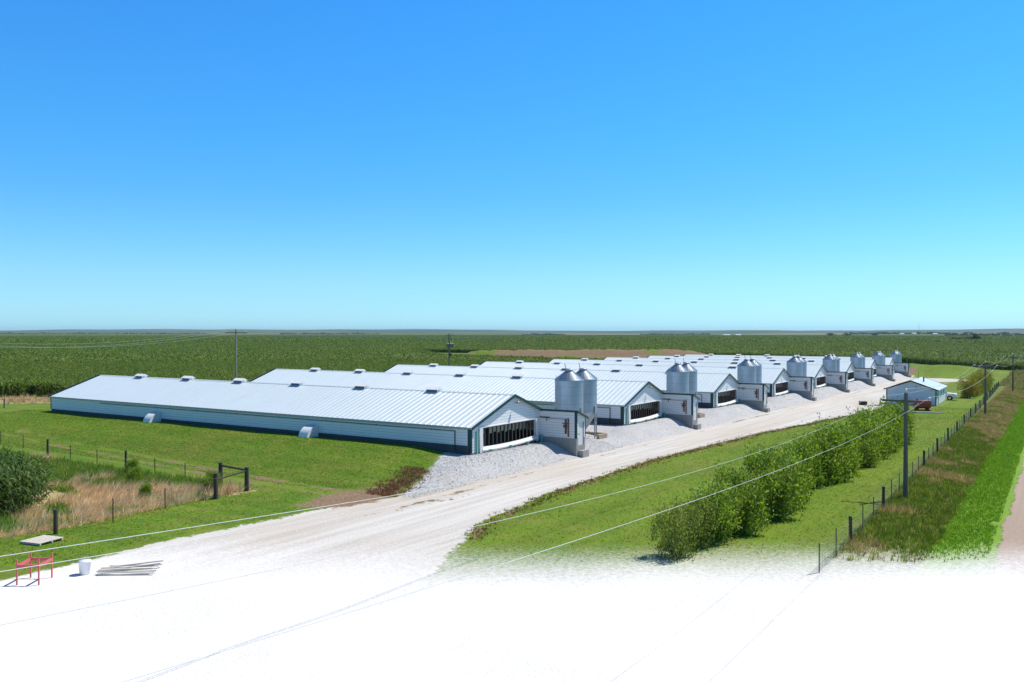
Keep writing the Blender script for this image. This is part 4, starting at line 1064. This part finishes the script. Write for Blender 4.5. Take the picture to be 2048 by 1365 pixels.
# small dark weeds and dead leaves along the road edge
px = rng.uniform(36, 150, 2600); py = pline(px, RR)-rng.normal(.55, .35, 2600); n = len(px)
q = clumps('r', px, py, rng.uniform(.05, .2, n), .15, .05, [(0.20, 0.09, 0.05), (0.14, 0.10, 0.03), (0.26, 0.13, 0.08), (0.10, 0.11, 0.02)], 6)
px = rng.uniform(42.5, 50, 900); py = 37.2+0.36*(px-42.5)+rng.normal(.6, .7, 900); n = len(px)
q2 = clumps('r', px, py, rng.uniform(.08, .25, n), .2, .05, [(0.22, 0.10, 0.06), (0.16, 0.08, 0.04), (0.28, 0.18, 0.1)], 7)
stuff('road_edge_weeds', [q, q2], M['blade'], 'reddish dead weeds along the edges of the gravel road', 'weeds')

# ---- stones on the bank
def stones():
    n = 44000
    px = np.concatenate([rng.uniform(43, 75, n//2), rng.uniform(75, 200, n//2)]); py = rng.uniform(34.6, 42, n)
    a = attr_at('gravel', px, py); i = np.clip(np.round((px-S0)/DS), 0, NB-1); xr = px-(S0+DS*i)
    k = (a > .45) & ~((np.abs(xr) < W+.1) & (py > GY-.1)) & ~((xr > W*.7) & (xr < W+.1) & (py > GY-3.9))
    px, py = px[k], py[k]; n = len(px); s = rng.gamma(3.0, .005, n)+.008; z = H(px, py)
    oc = np.array([(1,0,0),(0,1,0),(-1,0,0),(0,-1,0),(0,0,1),(0,0,-1)], float)
    V = oc[None]*s[:, None, None]*rng.uniform(.6, 1.3, (n, 6, 1))+rng.normal(scale=.2, size=(n, 6, 3))*s[:, None, None]+np.stack([px, py, z+s*.3], -1)[:, None]
    f = np.array([(0,1,4),(1,2,4),(2,3,4),(3,0,4),(1,0,5),(2,1,5),(3,2,5),(0,3,5)])
    F = (f[None]+6*np.arange(n)[:, None, None]).reshape(-1, 3)
    c = mixcol(n, [(0.53, 0.53, 0.53), (0.47, 0.475, 0.48), (0.60, 0.595, 0.585), (0.38, 0.385, 0.39), (0.53, 0.50, 0.46)], var=.1)
    t = NT('crushed_stone'); m = t.base(t.attr('Col', 'Color'), 0.85, 0, 0.2)
    o = np_mesh('crushed_stones', V.reshape(-1, 3), [F], m, cols=np.repeat(c, 6, 0))
    setp(o, 'loose grey and white crushed stones heaped against the barn gables', 'stones', kind='stuff')
stones()

# ------------------------------------------------------------------ corn
CPAL = [(0.065, 0.125, 0.008), (0.10, 0.16, 0.014), (0.045, 0.09, 0.006), (0.15, 0.20, 0.026)]
DCPAL = [(0.045, 0.095, 0.014), (0.065, 0.125, 0.02), (0.035, 0.07, 0.011), (0.10, 0.16, 0.035)]
def corn(px, py, hh, nl, kmin, lw, ll, pal=None):
    """strip leaves; returns V, F(tri)"""
    n = len(px); z = H(px, py); Vs = []; Fs = []; Cs = []; off = 0
    pc = mixcol(n, pal or CPAL, var=.22); az0 = rng.uniform(0, 6.28, n)
    for k in range(kmin, nl):
        f = k/(nl-1); zb = z+hh*(.12+.78*f); az = az0+math.pi*k+rng.normal(scale=.5, size=n)
        ln = ll*(1-.35*abs(f-.5)*2)*rng.uniform(.75, 1.2, n); up = rng.uniform(.25, .6, n)*ln; dr = rng.uniform(-.25, .35, n)*ln
        d = np.stack([np.cos(az), np.sin(az), 0*az], -1); s = np.stack([-np.sin(az), np.cos(az), 0*az], -1)
        s = s+np.stack([0*az, 0*az, rng.normal(scale=.5, size=n)], -1)
        p0 = np.stack([px, py, zb], -1); p1 = p0+d*(ln*.45)[:, None]; p1[:, 2] += up; p2 = p0+d*(ln*.95)[:, None]; p2[:, 2] += dr
        w = lw*rng.uniform(.8, 1.25, n)[:, None]*.5
        V = np.stack([p0-s*w*.6, p0+s*w*.6, p1+s*w, p1-s*w, p2], 1).reshape(-1, 3)
        b = 5*np.arange(n)[:, None]+off
        F = np.concatenate([b+np.array([[0, 1, 2]]), b+np.array([[0, 2, 3]]), b+np.array([[3, 2, 4]])]); off += 5*n
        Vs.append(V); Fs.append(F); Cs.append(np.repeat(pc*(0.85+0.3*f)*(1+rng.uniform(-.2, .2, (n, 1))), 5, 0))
    # stalk / tassel
    p0 = np.stack([px, py, z if kmin == 0 else z+hh*.5], -1); p1 = np.stack([px+rng.normal(scale=.06, size=n), py+rng.normal(scale=.06, size=n), z+hh*1.08], -1)
    V, F = blades(p0, p1, np.full(n, lw*.45)); Vs.append(V); Fs.append(F+off); 
    Cs.append(np.repeat(mixcol(n, [(0.16, 0.17, 0.05), (0.22, 0.19, 0.08)], var=.2), 3, 0))
    return np.concatenate(Vs), np.concatenate(Fs), np.concatenate(Cs)
def pip(px, py, poly):
    r = np.zeros(px.shape, bool); n = len(poly)
    for i in range(n):
        x1, y1 = poly[i]; x2, y2 = poly[(i+1) % n]
        c = ((y1 > py) != (y2 > py)) & (px < (x2-x1)*(py-y1)/((y2-y1) if y2 != y1 else 1e-9)+x1); r ^= c
    return r
PA = [(-150, 330), (20, 205), (75, 152), (98, 126), (112, 114), (290, 114), (325, 250), (420, 340), (1000, 760), (3600, 2800), (2500, 3600), (-150, 3600)]
PB = [(420, 340), (432, 240), (430, 165), (394, 56), (340, 24), (330, 9), (325, -80), (3600, -80), (3600, 2800), (1000, 760)]
PN = [(8, 49.5), (23.8, 49.3), (27.0, 50.8), (30.0, 55.3), (31.0, 61), (33.5, 92), (8, 92)]
def edge_dist(px, py, poly, nseg):
    d = np.full(px.shape, 1e9)
    for (x1, y1), (x2, y2) in zip(poly[:nseg], poly[1:nseg+1]):
        L2 = (x2-x1)**2+(y2-y1)**2; t = np.clip(((px-x1)*(x2-x1)+(py-y1)*(y2-y1))/L2, 0, 1)
        d = np.minimum(d, np.hypot(px-x1-t*(x2-x1), py-y1-t*(y2-y1)))
    return d
# near patch at the left edge
px, py = scatter(10500, 8, 34, 49, 92); k = pip(px, py, PN); px, py = px[k], py[k]
px = np.round(px/.76)*.76+rng.normal(scale=.06, size=len(px))
o = stuff('corn_patch', [corn(px, py, rng.uniform(2.2, 2.75, len(px)), 9, 0, .085, .85, DCPAL)], M['corn'], 'block of tall dark green corn at the left by the dry grass', 'corn')
def view_ok(px, py, margin=0.06):
    a = np.arctan2(py, px)-YAW; return (np.abs(a) < 0.545+margin)
parts = []
# field edge, whole plants
px, py = scatter(300000, 20, 460, -80, 380)
inA = pip(px, py, PA); inB = pip(px, py, PB); dE = np.minimum(np.where(inA, edge_dist(px, py, PA, 8), 1e9), np.where(inB, edge_dist(px, py, PB, 6), 1e9))
k = (inA | inB) & view_ok(px, py) & (dE < 5); ex, ey = px[k], py[k]
ex2 = np.concatenate([ex, ex+rng.normal(scale=.5, size=len(ex))]); ey2 = np.concatenate([ey, ey+rng.normal(scale=.5, size=len(ey))])
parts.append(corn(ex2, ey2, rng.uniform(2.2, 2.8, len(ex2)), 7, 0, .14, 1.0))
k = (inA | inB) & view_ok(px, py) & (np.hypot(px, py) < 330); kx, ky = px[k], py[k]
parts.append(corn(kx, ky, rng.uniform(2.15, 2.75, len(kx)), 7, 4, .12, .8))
px, py = scatter(160000, 20, 1000, -80, 1000); r_ = np.hypot(px, py)
k = (pip(px, py, PA) | pip(px, py, PB)) & view_ok(px, py) & (r_ > 300) & (r_ < 950); kx, ky = px[k], py[k]
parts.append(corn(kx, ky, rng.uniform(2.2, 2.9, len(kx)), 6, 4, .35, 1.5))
px, py = scatter(420000, 300, 2700, 0, 2700); r_ = np.hypot(px, py)
k = (pip(px, py, PA) | pip(px, py, PB)) & view_ok(px, py) & (r_ > 930) & (r_ < 2500); kx, ky = px[k], py[k]
parts.append(corn(kx, ky, rng.uniform(2.2, 3.1, len(kx)), 6, 4, .9, 3.0))
stuff('corn_field', parts, M['corn'], 'vast field of tall green corn behind the barns', 'corn')
# closed leaf canopy under the plant tops
def canopy():
    cx = ax([(-150, 40, 8), (40, 460, 2.2), (460, 1000, 6), (1000, 3600, 26)]); cy = ax([(-80, 380, 2.2), (380, 1000, 6), (1000, 3600, 26)])
    X, Y = np.meshgrid(cx, cy, indexing='ij'); ins = pip(X, Y, PA) | pip(X, Y, PB)
    Z = H(X, Y)+1.85+rng.normal(scale=.16, size=X.shape)+0.12*wav(X, Y, 30, 1)
    X = X+rng.normal(scale=.3, size=X.shape); Y = Y+rng.normal(scale=.3, size=X.shape)
    nx, ny = X.shape; idx = np.arange(nx*ny).reshape(nx, ny)
    F = np.stack([idx[:-1,:-1], idx[1:,:-1], idx[1:,1:], idx[:-1,1:]], -1).reshape(-1, 4)
    F = F[ins.ravel()[F].all(1)]
    V = np.stack([X.ravel(), Y.ravel(), Z.ravel()], -1)
    E_ = np.concatenate([F[:, [0, 1]], F[:, [1, 2]], F[:, [2, 3]], F[:, [3, 0]]]); key = np.sort(E_, 1); u, inv, cnt = np.unique(key[:, 0].astype(np.int64)*10**7+key[:, 1], return_inverse=True, return_counts=True)
    B = E_[cnt[inv] == 1]; V2 = V.copy(); V2[:, 2] -= 1.9
    Fb = np.stack([B[:, 1], B[:, 0], B[:, 0]+nx*ny, B[:, 1]+nx*ny], -1)
    VV = np.concatenate([V, V2]); FF = np.concatenate([F, Fb]); u, inv = np.unique(FF, return_inverse=True)
    t = NT('corn_canopy'); p = t.pos()
    n1 = t.noise(p, 0.03, 4); n2 = t.noise(p, 1.3, 4, .7); n3 = t.noise(p, 0.008, 3); n4 = t.noise(p, 0.25, 4, .6, scl=(0.25, 1.6, 1))
    c = t.mix(t.rng(n1, .35, .65), (0.06, 0.105, 0.008), (0.09, 0.14, 0.013)); c = t.mix(t.rng(n3, .42, .62, 0, .7), c, (0.115, 0.145, 0.018))
    c = t.mix(t.rng(n4, .42, .68, 0, .5), c, (0.055, 0.10, 0.014)); c = t.mix(t.rng(n2, .5, .72, 0, .6), c, (0.03, 0.06, 0.009))
    t.bump(n2, 1.0, .5); t.base(c, .8, 0, .2)
    o = np_mesh('corn_canopy', VV[u], [inv.reshape(FF.shape)], t.m); setp(o, 'closed leaf layer of the vast corn field', 'corn', kind='stuff')
canopy()

# ------------------------------------------------------------------ far country
def ridge(name, dist, a0, a1, hfun, mat, depth=900):
    n = 160; V = []
    for i in range(n+1):
        a = a0+(a1-a0)*i/n; h = hfun(a)
        for (dd, zz) in ((0, -8), (depth*.5, h*.6), (depth, h), (depth*1.8, h*.5), (depth*2.5, -8)):
            V.append(((dist+dd)*math.cos(a), (dist+dd)*math.sin(a), zz))
    idx = np.arange((n+1)*5).reshape(n+1, 5)
    F = np.stack([idx[:-1,:-1], idx[:-1,1:], idx[1:,1:], idx[1:,:-1]], -1).reshape(-1, 4)
    o = np_mesh(name, np.array(V), [F], mat, smooth=True); setp(o, kind='structure')
def mk_hill(name, c1, c2, c3):
    t = NT(name); p = t.pos(); n = t.noise(p, 0.0011, 4, .6, scl=(1, 1, 4)); v = t.voro(p, 0.0016); s = t.node('ShaderNodeSeparateColor'); t.lk(v, s.inputs[0])
    c = t.mix(t.rng(n, .4, .6), c1, c2); c = t.mix(t.rng(s.outputs[0], .6, .75, 0, .6), c, c3)
    return t.base(c, .95, 0, .1)
hm = mk_hill('hill_pasture', (0.07, 0.11, 0.055), (0.11, 0.13, 0.07), (0.045, 0.08, 0.04))
ridge('hills', 7000, YAW-1.0, YAW+1.0, lambda a: 22+7*math.sin(a*9+1)+5*math.sin(a*23+.5)+3*math.sin(a*51), hm)
ridge('hills', 9800, YAW-1.0, YAW+1.0, lambda a: 33+8*math.sin(a*7+2.2)+5*math.sin(a*19+1.5)+2*math.sin(a*67), hm)

def at_px(px, dist):
    m = (px-1024)/1701.18; c, s = math.cos(YAW), math.sin(YAW)
    return dist*(c+m*s), dist*(s-m*c)
def far_tree(px, dist, h, w, lab, pal=((0.025, 0.05, 0.012), (0.035, 0.065, 0.016), (0.02, 0.04, 0.01)), nl=900, name='field_tree'):
    x_, y_ = at_px(px, dist); root = empty(name, (x_, y_, gz(x_, y_)), label=lab, cat='tree', group='far trees')
    t = MB(); t.cyl((0, 0, -.5), (0, 0, h*.55), h*.05, h*.02, 7); t.build('trunk', M['bark'], root)
    nc = 14; cs = rng.normal(size=(nc, 3))*np.array((w*.26, w*.26, h*.16))+np.array((0, 0, h*.58)); k = rng.integers(0, nc, nl)
    C = cs[k]+rng.normal(size=(nl, 3))*np.array((w*.12, w*.12, h*.11)); C[:, 2] = np.clip(C[:, 2], h*.12, h)
    V, F = leaves(C, rng.normal(size=(nl, 3)), np.full(nl, h*.13), np.full(nl, h*.09)); np_mesh('crown', V, [F], M['leaf'], root, cols=np.repeat(mixcol(nl, pal), 4, 0))
for k, (px, d, h, w, lb) in enumerate(((1910, 1150, 6, 12, 'leftmost of the round dark trees in the far corn'), (1922, 1160, 5.5, 10, 'small dark tree right of the leftmost field tree'), (1937, 1150, 7, 11, 'broad dark tree in the middle of the field clump'), (1951, 1140, 9, 9, 'tallest dark tree at the right of the field clump'), (1974, 1200, 5, 7, 'low lone bush right of the field clump'),
        (1660, 2100, 10, 18, 'small dark lone tree on the horizon, left of its pair'), (1694, 2100, 10, 16, 'small dark lone tree on the horizon, right of its pair'), (1750, 2300, 9, 14, 'pale lone tree on the horizon above the last feed bins'))):
    far_tree(px, d, h, w, lb)
# far wood belt, one mass
def belt():
    parts = []
    for (p0, p1, d, h, n) in ((1890, 2120, 2500, 11, 2600), (1700, 1900, 3300, 11, 1500), (1045, 1130, 3400, 8, 500), (1280, 1420, 3600, 8, 600), (560, 760, 3800, 8, 700), (0, 420, 3900, 8, 900)):
        px = rng.uniform(p0, p1, n); pd = d+rng.uniform(0, 260, n); m = (px-1024)/1701.18; c, s = math.cos(YAW), math.sin(YAW)
        X = pd*(c+m*s); Y = pd*(s-m*c); cl = .45+.55*np.abs(np.sin(px*.09)*np.sin(px*.041+1)); z = H(X, Y)+rng.uniform(0, 1, n)*h*cl
        V, F = leaves(np.stack([X, Y, z], -1), rng.normal(size=(n, 3)), np.full(n, 7.), np.full(n, 5.)); parts.append((V, F, np.repeat(mixcol(n, [(0.03, 0.055, 0.016), (0.04, 0.07, 0.02)]), 4, 0)))
    stuff('far_woods', parts, M['leaf'], 'dark belts of trees far off below the hills', 'woods')
belt()
# tiny far sheds and houses
def far_shed(px, d, ln, w, h, lab, name='far_shed', cat='shed', grp='distant pale buildings'):
    x_, y_ = at_px(px, d); root = empty(name, (x_, y_, gz(x_, y_)), YAW-math.pi/2+.15, label=lab, cat=cat, group=grp)
    m = MB(); m.box(-ln/2, ln/2, -w/2, w/2, -1, h); m.build('wall', M['white'], root)
    r = MB(); vs = [(-ln/2-.3, -w/2-.3, h), (ln/2+.3, -w/2-.3, h), (ln/2+.3, 0, h+w*.22), (-ln/2-.3, 0, h+w*.22), (ln/2+.3, w/2+.3, h), (-ln/2-.3, w/2+.3, h)]
    r.add(vs, [(0,1,2,3),(3,2,4,5),(0,3,5),(1,4,2),(0,5,4,1)]); r.build('roof', M['roof'], root)
far_shed(1453, 2500, 20, 9, 4, 'left of two tiny white sheds on the horizon'); far_shed(1476, 2500, 16, 9, 4, 'right of two tiny white sheds on the horizon')
for px, d, lb in ((1803, 3100, 'tiny white house among far trees above the last feed bin'), (1828, 3300, 'tiny pale house on the far slope right of the white house'), (1846, 3400, 'tiny tan house on the far slope beside the mast'), (1870, 3000, 'tiny pale house in the far valley by the wood belt')):
    far_shed(px, d, 16, 10, 5, lb, 'far_house', 'house')
x_, y_ = at_px(1838, 4200); m = MB(); m.cyl((0, 0, 0), (0, 0, 52), 1.0, .5, 6); o = m.build('radio_mast', M['steel'], loc=(x_, y_, gz(x_, y_))); setp(o, 'thin radio mast on the far horizon', 'radio mast')
# centre pivot irrigators standing in the far corn
def pivot(pa, pb, da, db, n, lab):
    a = np.array(at_px(pa, da)); b = np.array(at_px(pb, db)); root = empty('pivot_irrigator', (a[0], a[1], gz(*a)), label=lab, cat='irrigator', group='irrigators in the far corn')
    d = b-a
    for k in range(n):
        p, q = d*k/n, d*(k+1)/n; t = MB(); pts = [(p[0]+(q[0]-p[0])*u, p[1]+(q[1]-p[1])*u, 4.2+1.6*math.sin(math.pi*u)) for u in np.linspace(0, 1, 7)]
        t.poly_tube(pts, .22, 5); t.poly_tube([(u[0], u[1], u[2]-1.1*math.sin(math.pi*i/6)) for i, u in enumerate(pts)], .1, 4); t.build('span', M['steel'], root)
        w = MB()
        for s in (-1.8, 1.8): w.bar((q[0]+s, q[1], 0.3), (q[0], q[1], 4.2), .22, .22)
        w.build('tower', M['steel'], root)
pivot(545, 800, 1700, 1300, 6, 'long irrigator on wheels in the far corn left of the transformer pole'); pivot(828, 1000, 1250, 1000, 5, 'long irrigator on wheels in the far corn behind the transformer pole')

# ------------------------------------------------------------------ the air itself
m = MB(); m.box(-2500, 13500, -9000, 13500, -12, 70)
hz = NT('air'); hz.n.remove(hz.p)
pv = hz.node('ShaderNodeVolumePrincipled'); pv.inputs['Color'].default_value = (0.62, 0.82, 1.0, 1); pv.inputs['Density'].default_value = 0.00004; pv.inputs['Anisotropy'].default_value = 0.2
hz.lk(pv.outputs[0], hz.out.inputs['Volume'])
o = m.build('haze', hz.m); setp(o, 'thin pale summer haze over the far fields and hills', 'haze', kind='stuff')
